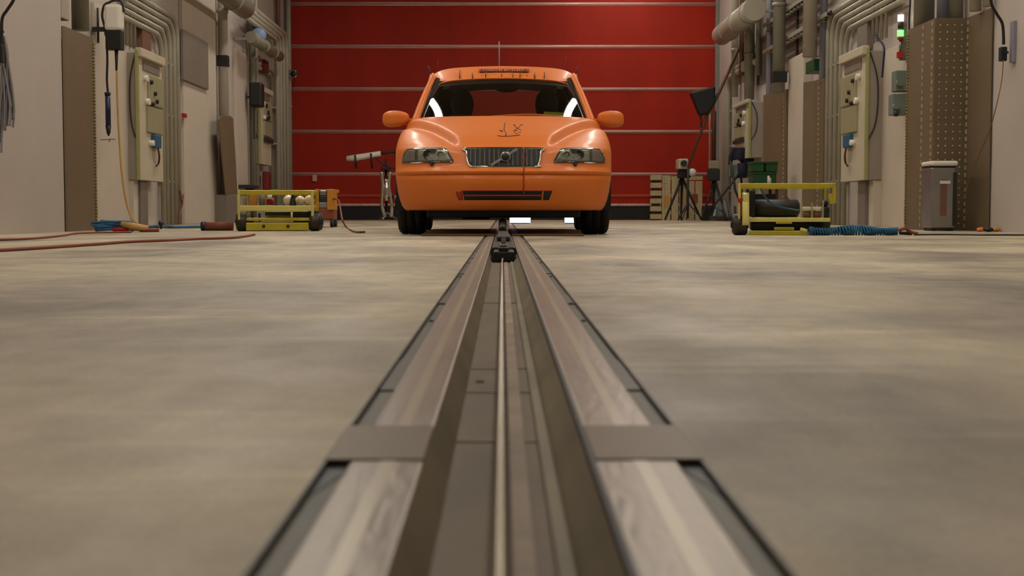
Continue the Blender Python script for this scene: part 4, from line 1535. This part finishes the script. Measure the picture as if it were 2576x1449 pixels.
# --- hoses on the floor, left
def on_floor(px, py, r):
    "floor point seen at px, py"
    d = ray(px, py)
    t_ = (CAMH - r) / -d.z
    p = d * t_
    return Vector((p.x, p.y, r))
def fhose(name, pts, r, m, label, cat='hose'):
    return cable(name, [on_floor(x, y, r) for x, y in pts], r, m, label, cat)
fhose('red_hose', [(-160, 636), (0, 629), (120, 622), (240, 614), (330, 607.5), (430, 604), (500, 600.5), (590, 597.5), (640, 590)], .009, 'red_hose', 'rust red hose nearer the viewer on the left floor')
fhose('red_hose', [(-120, 606), (0, 603), (90, 599), (160, 592), (190, 587), (240, 585), (330, 583.5)], .008, 'red_hose', 'rust red hose running close to the left front wall')
t = thing('hose_coil', on_floor(290, 577, .02), 'bright blue coiled hose on the floor by the left wall', 'hose')
c0 = on_floor(285, 578, .02)
pts = []
for k in range(120):
    a = 2 * PI * k / 22
    rr = .17 + .02 * math.sin(k * .9)
    pts.append(Vector((c0.x + rr * 1.0 * math.cos(a), c0.y + rr * math.sin(a), .015 + .0007 * k + .008 * math.sin(a * 1.3))))
MB().tube(pts, .012, 8).build('coil', 'blue', t)
MB().ball((c0.x + .04, c0.y - .12, .065), .035, 8, (1.8, .8, .5)).build('white_tie', 'white', t)
t = thing('hose_coupling', on_floor(338, 575, .02), 'pale and rust coloured hose coupling beside the blue coil', 'coupling')
p = on_floor(338, 576, .03)
MB().tube([p + Vector((-.12, 0, .05)), p + Vector((.0, 0, .02)), p + Vector((.12, .02, 0))], [.02, .035, .03], 12).build('coupling_body', 'yellow_hose', t)
MB().tube([p + Vector((-.20, .02, -.005)), p + Vector((-.05, .02, -.005))], .022, 10).build('coupling_end', 'red', t)
MB().tube([p + Vector((.05, .0, -.01)), p + Vector((.22, .02, -.01))], .018, 10).build('coupling_end', 'red_hose', t)
fhose('blue_hose', [(356, 570.5), (375, 570), (400, 570), (430, 571), (480, 570.5), (525, 570)], .016, 'blue', 'blue hose lying straight along the foot of the left wall')
t = thing('blue_tap', on_floor(405, 569, .02), 'small dark blue tap standing on the straight blue hose', 'tap')
p = on_floor(405, 569, .03)
MB().ball(p + Vector((0, 0, .03)), .03, 8).build('tap_head', 'blue_d', t)
MB().tube([p + Vector((0, 0, -.03)), p + Vector((0, 0, .02))], .012, 8).build('tap_stem', 'blue_d', t)
p = on_floor(550, 570, .04)
t = thing('cloth_roll', (p.x, p.y, 0), 'brown cloth roll with a dark end left of the yellow trolley', 'roll')
MB().tube([(p.x - .14, p.y, .042), (p.x + .14, p.y + .02, .042)], .042, 16).build('roll', 'brown_roll', t)
MB().tube([(p.x - .17, p.y, .045), (p.x - .13, p.y, .045)], .045, 16).build('dark_end', 'blue_d', t)
cable('red_cable', [W(452, 478, -4.5), W(457, 505, -4.5), W(461, 490, -4.5), W(458, 520, -4.5), W(452, 540, -4.5), W(450, 562, -4.5)], .012, 'red_hose', 'short rust red cable at the foot of the left conduits')
fhose('hose', [(884, 580), (893, 583), (904, 584), (917, 583.5)], .009, 'red_hose', 'thin rust hose end on the floor between trolley and car')


# ------------------------------------------------------------------ yellow trolley on the left
Yt = .197 * F / 51.5
before = set(o.name for o in roots())
def lx(px, Y=None):
    return P(px, 530, Y or Yt).x
def lz(py, Y=None):
    return P(1264, py, Y or Yt).z
t = thing('yellow_trolley', (lx(700), Yt, 0), 'yellow steel test trolley on the floor left of the car', 'trolley')
def bx(name, p0, p1, t0, t1, dy0, dy1, m, par, bev=.006, Y=None):
    Y = Y or Yt
    return MB().box(lx(p0, Y), lx(p1, Y), Y + dy0, Y + dy1, lz(t1, Y), lz(t0, Y)).build(name, m, par, bevel=bev)
bx('top_bar', 600, 792, 478, 490, 0, .05, 'yellow', t)
bx('top_bar', 606, 788, 479, 489, .75, .80, 'yellow', t)
bx('middle_bar', 600, 786, 517, 531, 0, .05, 'yellow_l', t)
bx('middle_bar', 606, 786, 517, 530, .75, .80, 'yellow', t)
for p0, p1 in ((598, 604), (781, 788)):
    bx('post', p0, p1, 478, 562, -.005, .05, 'yellow_l', t)
    bx('post', p0 + 4, p1 + 2, 478, 562, .75, .8, 'yellow', t)
    bx('side_bar', p0, p1, 480, 488, .05, .75, 'yellow', t)
    bx('side_bar', p0, p1, 519, 529, .05, .75, 'yellow', t)
bx('lower_beam', 618, 775, 560, 580, 0, .06, 'yellow', t)
bx('lower_beam', 618, 775, 560, 580, .74, .80, 'yellow', t)
bx('deck', 612, 782, 548, 556, .02, .78, 'yellow', t)
bx('back_plate', 660, 770, 531, 548, .30, .34, 'yellow', t)
bx('dark_core', 664, 730, 533, 542, .08, .28, 'dark', t)
bx('dark_core', 735, 776, 532, 560, .10, .5, 'dark', t)
for px in (662, 723):
    MB().lathe([(0, -.012), (.014, -.010), (.016, 0)], (lx(px), Yt, lz(569)), 'Y', 10).build('bolt', 'dark', t)
for px in (632, 650):
    MB().tube([(lx(px), Yt + .1, lz(558)), (lx(px), Yt + .1, lz(536))], .014, 8).build('lever', 'dark', t)
MB().tube([(lx(732), Yt - .01, lz(534)), (lx(733), Yt - .01, lz(548))], .008, 8).build('hook', 'white', t)
for px, dy in ((606, .08), (790, .06), (606, .7), (790, .7)):
    wv = MB()
    hw = .050
    wv.lathe([(.03, -hw), (.075, -hw), (.088, -hw * .6), (.088, hw * .6), (.075, hw), (.03, hw), (.03, -hw)], (lx(px), Yt + dy, .088), 'X', 24)
    w_ = wv.build('wheel', 'darkmetal', t)
    MB().tube([(lx(px) - .06, Yt + dy, .088), (lx(px) + .06, Yt + dy, .088)], .03, 12).build('hub', 'rubber', w_)
bx('wheel_fork', 596, 616, 536, 560, .05, .12, 'dark', t)
bx('wheel_fork', 776, 800, 531, 556, .05, .12, 'dark', t)
# things standing on its middle shelf
def onshelf(name, cat, lab):
    return thing(name, (lx(700), Yt + .3, lz(517)), lab, cat)
t2 = onshelf('amber_box', 'box', 'amber box standing in the yellow trolley')
bx('box_body', 624, 640, 487, 517, .2, .4, 'amber', t2)
bx('box_side', 606, 614, 495, 517, .2, .3, 'cab_olive', t2)
t2 = onshelf('grey_canister', 'canister', 'grey canister beside the amber box in the yellow trolley')
MB().tube([(lx(652), Yt + .35, lz(517)), (lx(652), Yt + .35, lz(490)), (lx(652), Yt + .35, lz(486))], [.032, .032, .015], 16).build('canister_body', 'pipe_g', t2)
t2 = onshelf('red_spool', 'spool', 'red and white spool in the middle of the yellow trolley')
MB().tube([(lx(664), Yt + .3, lz(506)), (lx(683), Yt + .3, lz(506))], .035, 16).build('spool_core', 'red', t2)
MB().tube([(lx(667), Yt + .25, lz(494)), (lx(679), Yt + .25, lz(494))], .028, 16).build('spool_cap', 'white', t2)
t2 = onshelf('reflector_lamp', 'lamp', 'shiny pale round lamp heads in the right half of the yellow trolley')
for (px, r_) in ((723, .054), (752, .046), (775, .052)):
    MB().ball((lx(px), Yt + .14, lz(504)), r_, 12, (1, 1, 1)).build('lamp_head', 'cream', t2)
    MB().box(lx(px) - .012, lx(px) + .012, Yt + .14, Yt + .17, lz(517), lz(508)).build('lamp_foot', 'alu', t2)
t2 = onshelf('black_cone', 'cone', 'small black cone standing between the shiny lamp heads')
MB().lathe([(.036, lz(517)), (.030, lz(508)), (.014, lz(492)), (.0, lz(489))], (lx(735), Yt + .05, 0), 'Z', 20).build('cone_body', 'black', t2)

turn([o for o in roots() if o.name not in before], (lx(598), Yt), .10)
# amber machine behind it
Ya = 16.2
t = thing('amber_machine', (lx(815, Ya), Ya, 0), 'amber machine with a grey core behind the yellow trolley', 'machine')
bx('frame_side', 793, 802, 476, 545, 0, .3, 'amber', t, Y=Ya)
bx('frame_side', 823, 841, 476, 528, 0, .3, 'amber', t, Y=Ya)
bx('frame_top', 793, 841, 476, 484, .3, .5, 'amber', t, Y=Ya)
bx('core', 803, 822, 478, 492, .02, .2, 'alu', t, .015, Y=Ya)
bx('core', 802, 824, 492, 508, .02, .2, 'dark', t, .015, Y=Ya)
bx('core', 800, 824, 508, 524, .02, .2, 'steel_frame', t, .015, Y=Ya)
bx('lower_case', 800, 838, 524, 553, .02, .4, 'red_hose', t, .015, Y=Ya)
for px in (798, 834):
    for dy in (.05, .35):
        MB().tube([(lx(px, Ya) - .02, Ya + dy, .05), (lx(px, Ya) + .02, Ya + dy, .05)], .05, 16).build('castor', 'dark', t)
cable('hose', [P(838, 500, Ya), P(852, 505, Ya - .2), P(857, 530, Ya - .5), P(862, 555, Ya - 1.2), on_floor(872, 572, .006), on_floor(884, 580, .006)], .010, 'red_hose', 'rust hose dropping from the amber machine to the floor', 'hose')

# ------------------------------------------------------------------ yellow cart on the right
Yt = .197 * F / 61.5
before = set(o.name for o in roots())
t = thing('yellow_cart', (lx(1970), Yt, 0), 'yellow steel cart with bright mudguard on the floor right of the car', 'cart')
bx('top_bar', 1860, 2096, 461, 473, 0, .05, 'yellow', t)
bx('top_bar', 1866, 2090, 461, 472, .75, .80, 'yellow', t)
bx('post', 1857, 1863, 461, 552, 0, .05, 'yellow_l', t)
bx('post', 2089, 2097, 461, 512, 0, .05, 'yellow', t)
bx('post', 2086, 2092, 461, 556, .75, .80, 'yellow', t)
bx('post', 1862, 1868, 461, 556, .75, .80, 'yellow', t)
for p0 in (1858, 2090):
    bx('side_bar', p0, p0 + 6, 462, 471, .05, .75, 'yellow', t)
MB().prism([(lx(2078), Yt + .01, lz(488)), (lx(2094), Yt + .01, lz(486)), (lx(2090), Yt + .01, lz(512)), (lx(2083), Yt + .01, lz(514))], (0, .03, 0)).build('gusset', 'yellow', t)
bx('deck', 1884, 2083, 548, 558, -.02, .78, 'yellow_l', t, .004)
bx('deck_bracket', 1950, 1990, 555, 563, -.03, 0, 'yellow', t)
bx('lower_beam', 1884, 2034, 580, 592, -.02, .04, 'yellow', t)
bx('lower_beam', 1900, 2034, 580, 592, .7, .76, 'yellow', t)
bx('step_plate', 1946, 1996, 571, 579, 0, .5, 'yellow', t)
bx('underframe', 1890, 2070, 560, 580, .1, .7, 'dark', t)
MB().tube([(lx(2010), Yt - .01, lz(577)), (lx(2034), Yt - .01, lz(584))], .018, 10).build('tow_eye', 'yellow_l', t)
def guard(u, v):
    a = PI * (.98 - .52 * u)
    yy_ = Yt + .11 + .17 * math.cos(a)
    zz_ = lz(572) + .275 * math.sin(a)
    return Vector((lx(1867) + (lx(1884) - lx(1867)) * v, yy_, zz_))
MB().grid(guard, 16, 3).build('mudguard', 'yellow_l', t, solid=.012)
bx('guard_face', 1869, 1883, 488, 546, -.012, .0, 'yellow_l', t, .006)
bx('red_reflector', 1856, 1868, 497, 510, -.01, .03, 'red', t, .008)
bx('red_housing', 1860, 1869, 510, 545, .0, .05, 'red_hose', t, .008)
for px, dy in ((1862, .07), (1862, .70), (2078, .70)):
    hw = .060
    w_ = MB().lathe([(.03, -hw), (.070, -hw), (.084, -hw * .7), (.084, hw * .7), (.070, hw), (.03, hw), (.03, -hw)], (lx(px), Yt + dy, .084), 'X', 24).build('wheel', 'darkmetal', t)
    MB().tube([(lx(px) - .07, Yt + dy, .084), (lx(px) + .07, Yt + dy, .084)], .03, 12).build('hub', 'rubber', w_)
t2 = thing('pressure_tank', (lx(1950), Yt + .3, lz(548)), 'dark pressure tank lying in the right yellow cart', 'tank')
MB().tube([(lx(1888), Yt + .32, lz(524)), (lx(1894), Yt + .32, lz(524)), (lx(2008), Yt + .32, lz(524)), (lx(2014), Yt + .32, lz(524))], [.04, .072, .072, .04], 24).build('tank_body', 'dark', t2)
bx('dark_panel', 1886, 1900, 478, 545, .2, .6, 'black', t2)
cable('blue_cable', [P(1908, 474, Yt + .1), P(1915, 490, Yt + .1), P(1930, 510, Yt + .15), P(1955, 522, Yt + .2), P(2000, 530, Yt + .2)], .008, 'blue_socket', 'blue cable sagging through the right yellow cart')
cable('brown_cable', [P(1950, 474, Yt + .3), P(1962, 495, Yt + .3), P(1976, 512, Yt + .3), P(1992, 522, Yt + .3)], .006, 'copper', 'thin brown cable falling through the right yellow cart')
for k, px in enumerate((2028, 2053)):
    t2 = thing('white_canister', (lx(px), Yt + .15, lz(548)), ('left' if k == 0 else 'right') + ' one of two white topped canisters in the right yellow cart', 'canister')
    MB().tube([(lx(px), Yt + .10, lz(548)), (lx(px), Yt + .10, lz(531))], .031, 16).build('canister_body', 'copper', t2)
    MB().tube([(lx(px), Yt + .10, lz(531)), (lx(px), Yt + .10, lz(520))], .036, 16).build('canister_cap', 'white', t2)
    bx('frame_strut', px - 16, px - 12, 510, 548, .02, .05, 'cab_edge', t)
bx('frame_strut', 2064, 2068, 505, 548, .02, .05, 'cab_edge', t)
t2 = thing('pump', (lx(2075), Yt + .2, lz(548)), 'small dark pump at the right end of the right yellow cart', 'pump')
bx('pump_body', 2068, 2084, 520, 548, .1, .3, 'dark', t2, .015)
MB().ball((lx(2073), Yt + .15, lz(512)), .03, 8).build('pump_knob', 'black', t2)
MB().ball((lx(2072), Yt + .12, lz(535)), .018, 8).build('pump_gauge', 'grey_green', t2)
turn([o for o in roots() if o.name not in before], (lx(1862), Yt), -.16)
# coiled blue hose on the floor
Yh = 10.75
t = thing('spiral_hose', (lx(2150, Yh), Yh, 0), 'blue spiral hose stretched over the floor right of the yellow cart', 'hose')
pts = []
xa, xb = lx(2036, Yh), lx(2262, Yh)
n = 36 * 10
for k in range(n + 1):
    f_ = k / n
    a = 2 * PI * k / 10
    rr = .030 - .006 * math.sin(f_ * 9)
    pts.append(Vector((xa + (xb - xa) * f_ + .006 * math.sin(k * .7), Yh + rr * math.cos(a) + .03 * math.sin(f_ * 8), .007 + rr + rr * math.sin(a))))
MB().tube(pts, .0088, 6).build('spiral', 'blue', t)
t2 = thing('hose_end', (lx(2285, Yh), Yh, 0), 'rust coloured hose end beside the blue spiral hose', 'hose')
MB().tube(smooth_path([(lx(2262, Yh), Yh, .04), (lx(2275, Yh), Yh - .02, .055), (lx(2292, Yh), Yh + .02, .03), (lx(2310, Yh), Yh, .014)], 5), .013, 8).build('hose_piece', 'red_hose', t2)
MB().tube([(lx(2268, Yh), Yh + .04, .02), (lx(2300, Yh), Yh + .06, .015)], .014, 8).build('hose_nozzle', 'dark', t2)
fhose('dark_hose', [(2300, 590.5), (2380, 590), (2470, 591), (2560, 591), (2700, 592)], .006, 'dark', 'thin dark hose along the floor at the right front wall')

# ------------------------------------------------------------------ stands and clutter before the red door
def tripod(name, px, Y, ptop, lab, cat, spread=.42, m='black'):
    t = thing(name, (lx(px, Y), Y, 0), lab, cat)
    hub = Vector((lx(px, Y), Y, lz(ptop, Y)))
    for a in (-2.6, -.45, 1.5):
        MB().tube([hub, Vector((hub.x + spread * math.cos(a), hub.y + spread * math.sin(a) * .8, .012))], [.030, .018], 8).build('leg', m, t)
    MB().tube([hub + Vector((0, 0, -.25)), hub + Vector((0, 0, .1))], .03, 10).build('centre_column', m, t)
    return t, hub


t, hub = tripod('camera_tripod', 1715, 27.6, 446, 'black tripod with a pale camera before the pallet', 'tripod')
MB().box(hub.x - .09, hub.x + .09, hub.y - .1, hub.y + .1, hub.z - .02, hub.z + .16).build('pan_head', 'black', t, bevel=.02)
t2 = thing('film_camera', (hub.x, hub.y, lz(430, 27.6)), 'pale film camera on the black tripod', 'camera')
MB().box(hub.x - .10, hub.x + .10, hub.y - .2, hub.y + .25, hub.z + .162, lz(400, 27.6)).build('camera_body', 'cab_front', t2, bevel=.02)
MB().tube([(hub.x, hub.y - .34, lz(412, 27.6)), (hub.x, hub.y - .2, lz(412, 27.6))], .06, 14).build('lens', 'dark', t2)
MB().tube([(hub.x + .02, hub.y, lz(424, 27.6)), (hub.x + .17, hub.y, lz(446, 27.6))], .02, 8).build('pan_handle', 'dark', t2)
MB().ball((lx(1741, 27.6), 27.6, lz(434, 27.6)), .085, 8).build('white_globe', 'white', t2)
# pallet on edge
Yp = 28.35
t = thing('wooden_pallet', (lx(1700, Yp), Yp, 0), 'pale wooden pallet standing on edge before the red door', 'pallet')
z1_ = lz(441, Yp)
MB().box(lx(1665, Yp), lx(1668, Yp) + .02, Yp - .02, Yp + .12, 0, z1_).build('edge_board', 'wood', t)
for k in range(6):
    z = .02 + k * (z1_ - .12) / 5
    MB().box(lx(1636, Yp), lx(1664, Yp), Yp - .04, Yp + .12, z, z + .105).build('block', 'wood', t, bevel=.006)
MB().box(lx(1640, Yp), lx(1660, Yp), Yp, Yp + .1, 0, z1_).build('dark_core', 'ink', t)
for k in range(5):
    xx0 = lx(1668, Yp) + k * (lx(1768, Yp) - lx(1668, Yp)) / 5
    MB().box(xx0 + .01, xx0 + .155, Yp, Yp + .04, 0, z1_ - (.12 if k > 2 else .02 * k)).build('plank', 'wood', t, bevel=.004)
for k in range(3):
    z = .12 + k * .36
    MB().box(lx(1668, Yp), lx(1768, Yp), Yp + .04, Yp + .12, z, z + .08).build('cross_board', 'wood', t)
MB().box(lx(1672, Yp), lx(1682, Yp), Yp - .008, Yp, lz(520, Yp), lz(492, Yp)).build('rust_mark', 'amber', t)
MB().box(lx(1740, Yp), lx(1755, Yp), Yp - .008, Yp, lz(510, Yp), lz(488, Yp)).build('red_mark', 'red_hose', t)

# boom with a dark funnel lamp
Yl = 26.0
t = thing('boom_lamp', (lx(1735, Yl), Yl, 0), 'dark funnel lamp on a long brown boom before the right door edge', 'lamp')
b = MB()
pb0, pb1 = P(1882, 70, Yl), P(1731, 420, Yl)
MB().tube([pb0, P(1808, 235, Yl), P(1778, 292, Yl), pb1], [.030, .032, .030, .022], 10).build('boom', 'wood_d', t)
def P3(px, py, dy=0):
    return P(px, py, Yl + dy)
fun = [P3(1738, 232, -.1), P3(1800, 216, -.1), P3(1800, 262, -.1), P3(1782, 286, -.1), P3(1762, 290, -.1)]
b = MB().prism(fun, (0, .3, 0))
b.build('lamp_hood', 'black', t, bevel=.03)
MB().tube([P3(1762, 290), P3(1766, 330, 0)], .02, 8).build('hood_strut', 'dark', t)
MB().tube([pb1, Vector((pb1.x, Yl, .05))], .022, 8).build('stand_pole', 'dark', t)
for a in (0, 2.1, 4.2):
    MB().tube([Vector((pb1.x, Yl, .35)), Vector((pb1.x + .3 * math.cos(a), Yl + .3 * math.sin(a), .012))], .014, 8).build('leg', 'dark', t)

# second light stand with dark housing
t, hub = tripod('light_stand', 1796, 26.8, 452, 'dark light stand beside the pallet at the right door edge', 'stand', .30, 'dark')
MB().box(hub.x - .13, hub.x + .10, 26.7, 26.9, lz(455, 26.8), lz(425, 26.8)).build('head_block', 'dark', t, bevel=.02)
MB().box(hub.x - .11, hub.x + .09, 26.72, 26.88, lz(425, 26.8), lz(404, 26.8)).build('head_panel', 'cab_olive', t, bevel=.02)
MB().tube([P(1785, 404, 26.8), P(1786, 250, 26.8)], .018, 8).build('tall_pole', 'pipe_w', t)
MB().tube([P(1796, 404, 26.8), P(1797, 280, 26.8)], .04, 8).build('dark_sleeve', 'ink', t)

# navy chair-like stand
Yn = 24.5
t = thing('cloth_stand', (lx(1860, Yn), Yn, 0), 'dark crossed stand draped with navy cloth near the right wall', 'stand')
def nv(u, v):
    x = lx(1840, Yn) + (lx(1893, Yn) - lx(1840, Yn)) * (u + .02 * math.sin(9 * v))
    z = lz(371, Yn) + (lz(414 - 14 * math.sin(u * 5), Yn) - lz(371, Yn)) * v
    return Vector((x - .05 * v + .03 * u, Yn + .05 * math.sin(u * 12) * v + .02 * v, z))
MB().grid(nv, 24, 10).build('navy_cloth', 'navy', t, solid=.06)
MB().tube([P(1885, 405, Yn), P(1800, 512, Yn), P(1790, 541, Yn)], .022, 8).build('leg', 'black', t)
MB().tube([P(1838, 405, Yn - .2), P(1850, 480, Yn - .2), P(1878, 546, Yn - .2)], .022, 8).build('leg', 'dark', t)
MB().tube([P(1862, 410, Yn + .2), P(1866, 470, Yn + .2), P(1862, 553, Yn + .2)], .022, 8).build('leg', 'dark', t)
MB().tube([P(1866, 410, Yn), P(1868, 448, Yn)], .08, 10).build('navy_fold', 'navy', t)
b = MB().grid(lambda u, v: Vector((lx(1838 + 48 * u, Yn), Yn + .12 + .05 * math.sin(u * 9), lz(412 + 34 * v, Yn))), 16, 6)
b.build('grey_cloth', 'grey_green', t, solid=.03)
t = thing('folded_equipment', (lx(1835, 26), 26, 0), 'jumble of folded grey blue equipment on the floor right of the pallet', 'equipment')
random.seed(11)
for k in range(9):
    xa, xb = random.uniform(1792, 1850), random.uniform(1796, 1852)
    MB().bar(P(xa, random.uniform(500, 530), 25.6 + .1 * k), P(xb, random.uniform(545, 552), 25.4 + .1 * k), .05, .03).build('strut', ('darkmetal', 'grey_green', 'alu', 'blue_socket')[k % 4], t)
MB().box(lx(1792, 26), lx(1850, 26), 25.5, 26.4, .01, .10).build('base_frame', 'dark', t, bevel=.02)
for k, px in enumerate((1778, 1784)):
    pass
o = MB().box(lx(1768, 27), lx(1790, 27), 26.9, 27.2, 0, lz(520, 27)).build('dark_case', 'black', bevel=.02)
tag(o, 'small black case at the foot of the light stand', 'case')

# green crates on a dark bench
Yg = 20.5
t = thing('equipment_bench', (lx(1925, Yg), Yg, 0), 'dark low bench carrying the green crates behind the yellow cart', 'bench')
MB().box(lx(1893, Yg), lx(1960, Yg), Yg, Yg + .6, lz(470, Yg), lz(462, Yg)).build('bench_top', 'dark', t)
for px in (1897, 1955):
    for dy in (.03, .55):
        MB().box(lx(px, Yg) - .02, lx(px, Yg) + .02, Yg + dy, Yg + dy + .03, 0, lz(470, Yg)).build('leg', 'dark', t)
MB().box(lx(1898, Yg), lx(1953, Yg), Yg + .1, Yg + .55, .12, .45).build('dark_box', 'interior', t)
def crate(p0, p1, t0, t1, lab, Y):
    t = thing('plastic_crate', (lx((p0 + p1) / 2, Y), Y, lz(t1, Y)), lab, 'crate', 'green crates on the bench')
    x0_, x1_, z0_, z1_ = lx(p0, Y), lx(p1, Y), lz(t1, Y), lz(t0, Y)
    b = MB()
    b.box(x0_, x1_, Y, Y + .02, z0_, z1_)
    b.box(x0_, x1_, Y + .38, Y + .40, z0_, z1_)
    b.box(x0_, x0_ + .015, Y, Y + .40, z0_, z1_)
    b.box(x1_ - .015, x1_, Y, Y + .40, z0_, z1_)
    b.box(x0_, x1_, Y, Y + .40, z0_, z0_ + .015)
    b.build('crate_body', 'green', t, bevel=.005)
    MB().box(x0_ - .01, x1_ + .01, Y - .012, Y + .41, z1_ - .03, z1_ - .005).build('crate_rim', 'green', t, bevel=.004)
    return t
crate(1894, 1952, 432, 462, 'lower green plastic crate on the dark bench', Yg + .07)
crate(1892, 1920, 406, 431, 'upper left green plastic crate on the dark bench', Yg + .05)
crate(1926, 1955, 406, 431, 'upper right green plastic crate on the dark bench', Yg + .05)
zq = lz(462, Yg)
o = MB().tube([(lx(1935, Yg), Yg + .02, zq), (lx(1935, Yg), Yg + .02, zq + .07), (lx(1932, Yg), Yg + .02, zq + .12)], [.035, .03, .012], 10).build('bottle', 'white')
tag(o, 'small white bottle standing before the green crates', 'bottle')

# camera stand left of the car with a white tube
Yw = 27.0
t = thing('tube_stand', (lx(973, Yw), Yw, 0), 'chrome legged stand with a pale padded tube left of the car', 'stand')
MB().tube([P(872, 399, Yw), P(895, 397, Yw), P(925, 392, Yw), P(958, 386, Yw)], [.05, .065, .06, .05], 14).build('padded_tube', 'white', t)
MB().tube([P(955, 387, Yw), P(1000, 380, Yw)], .025, 8).build('crossbar', 'dark', t)
for px, a_, c_ in ((893, 390, 424), (933, 386, 424), (995, 380, 430)):
    MB().tube([P(px, a_, Yw - .07), P(px + 3, c_, Yw - .07)], .020, 8).build('strap', 'black', t)
MB().tube(smooth_path([P(945, 395, Yw), P(962, 412, Yw), P(975, 418, Yw), P(995, 425, Yw)], 5), .018, 8).build('lower_bar', 'dark', t)
MB().box(lx(959, Yw), lx(983, Yw), Yw - .06, Yw + .06, lz(428, Yw), lz(420, Yw)).build('head_block', 'black', t, bevel=.01)
MB().tube([P(971, 400, Yw), P(971, 425, Yw)], .02, 8).build('neck', 'dark', t)
for px in (960, 982):
    MB().tube(smooth_path([P(px, 432, Yw), P(px + 3 * (1 if px < 970 else -1), 470, Yw), P(px + (1 if px < 970 else 4), 515, Yw), P(px + (10 if px < 970 else 2), 546, Yw)], 6), .036, 10).build('chrome_leg', 'chrome', t)
MB().tube(smooth_path([P(971, 450, Yw), P(973, 480, Yw), P(972, 505, Yw)], 6), [.03] * 4 + [.055] * 6 + [.04] * 3, 10).build('chrome_leg', 'chrome', t)
MB().tube([P(971, 428, Yw + .05), P(972, 549, Yw + .05)], .03, 10).build('centre_column', 'black', t)
MB().tube([P(971, 500, Yw), P(996, 490, Yw), P(997, 520, Yw)], .03, 8).build('side_arm', 'dark', t)
MB().ball(P(996, 496, Yw - .05), .05, 8).build('grip_knob', 'alu', t)
for a in (0.3, 2.4, 4.4):
    MB().tube([Vector((lx(973, Yw), Yw, .16)), Vector((lx(973, Yw) + .22 * math.cos(a), Yw + .22 * math.sin(a), .016))], .018, 8).build('foot', 'alu', t)
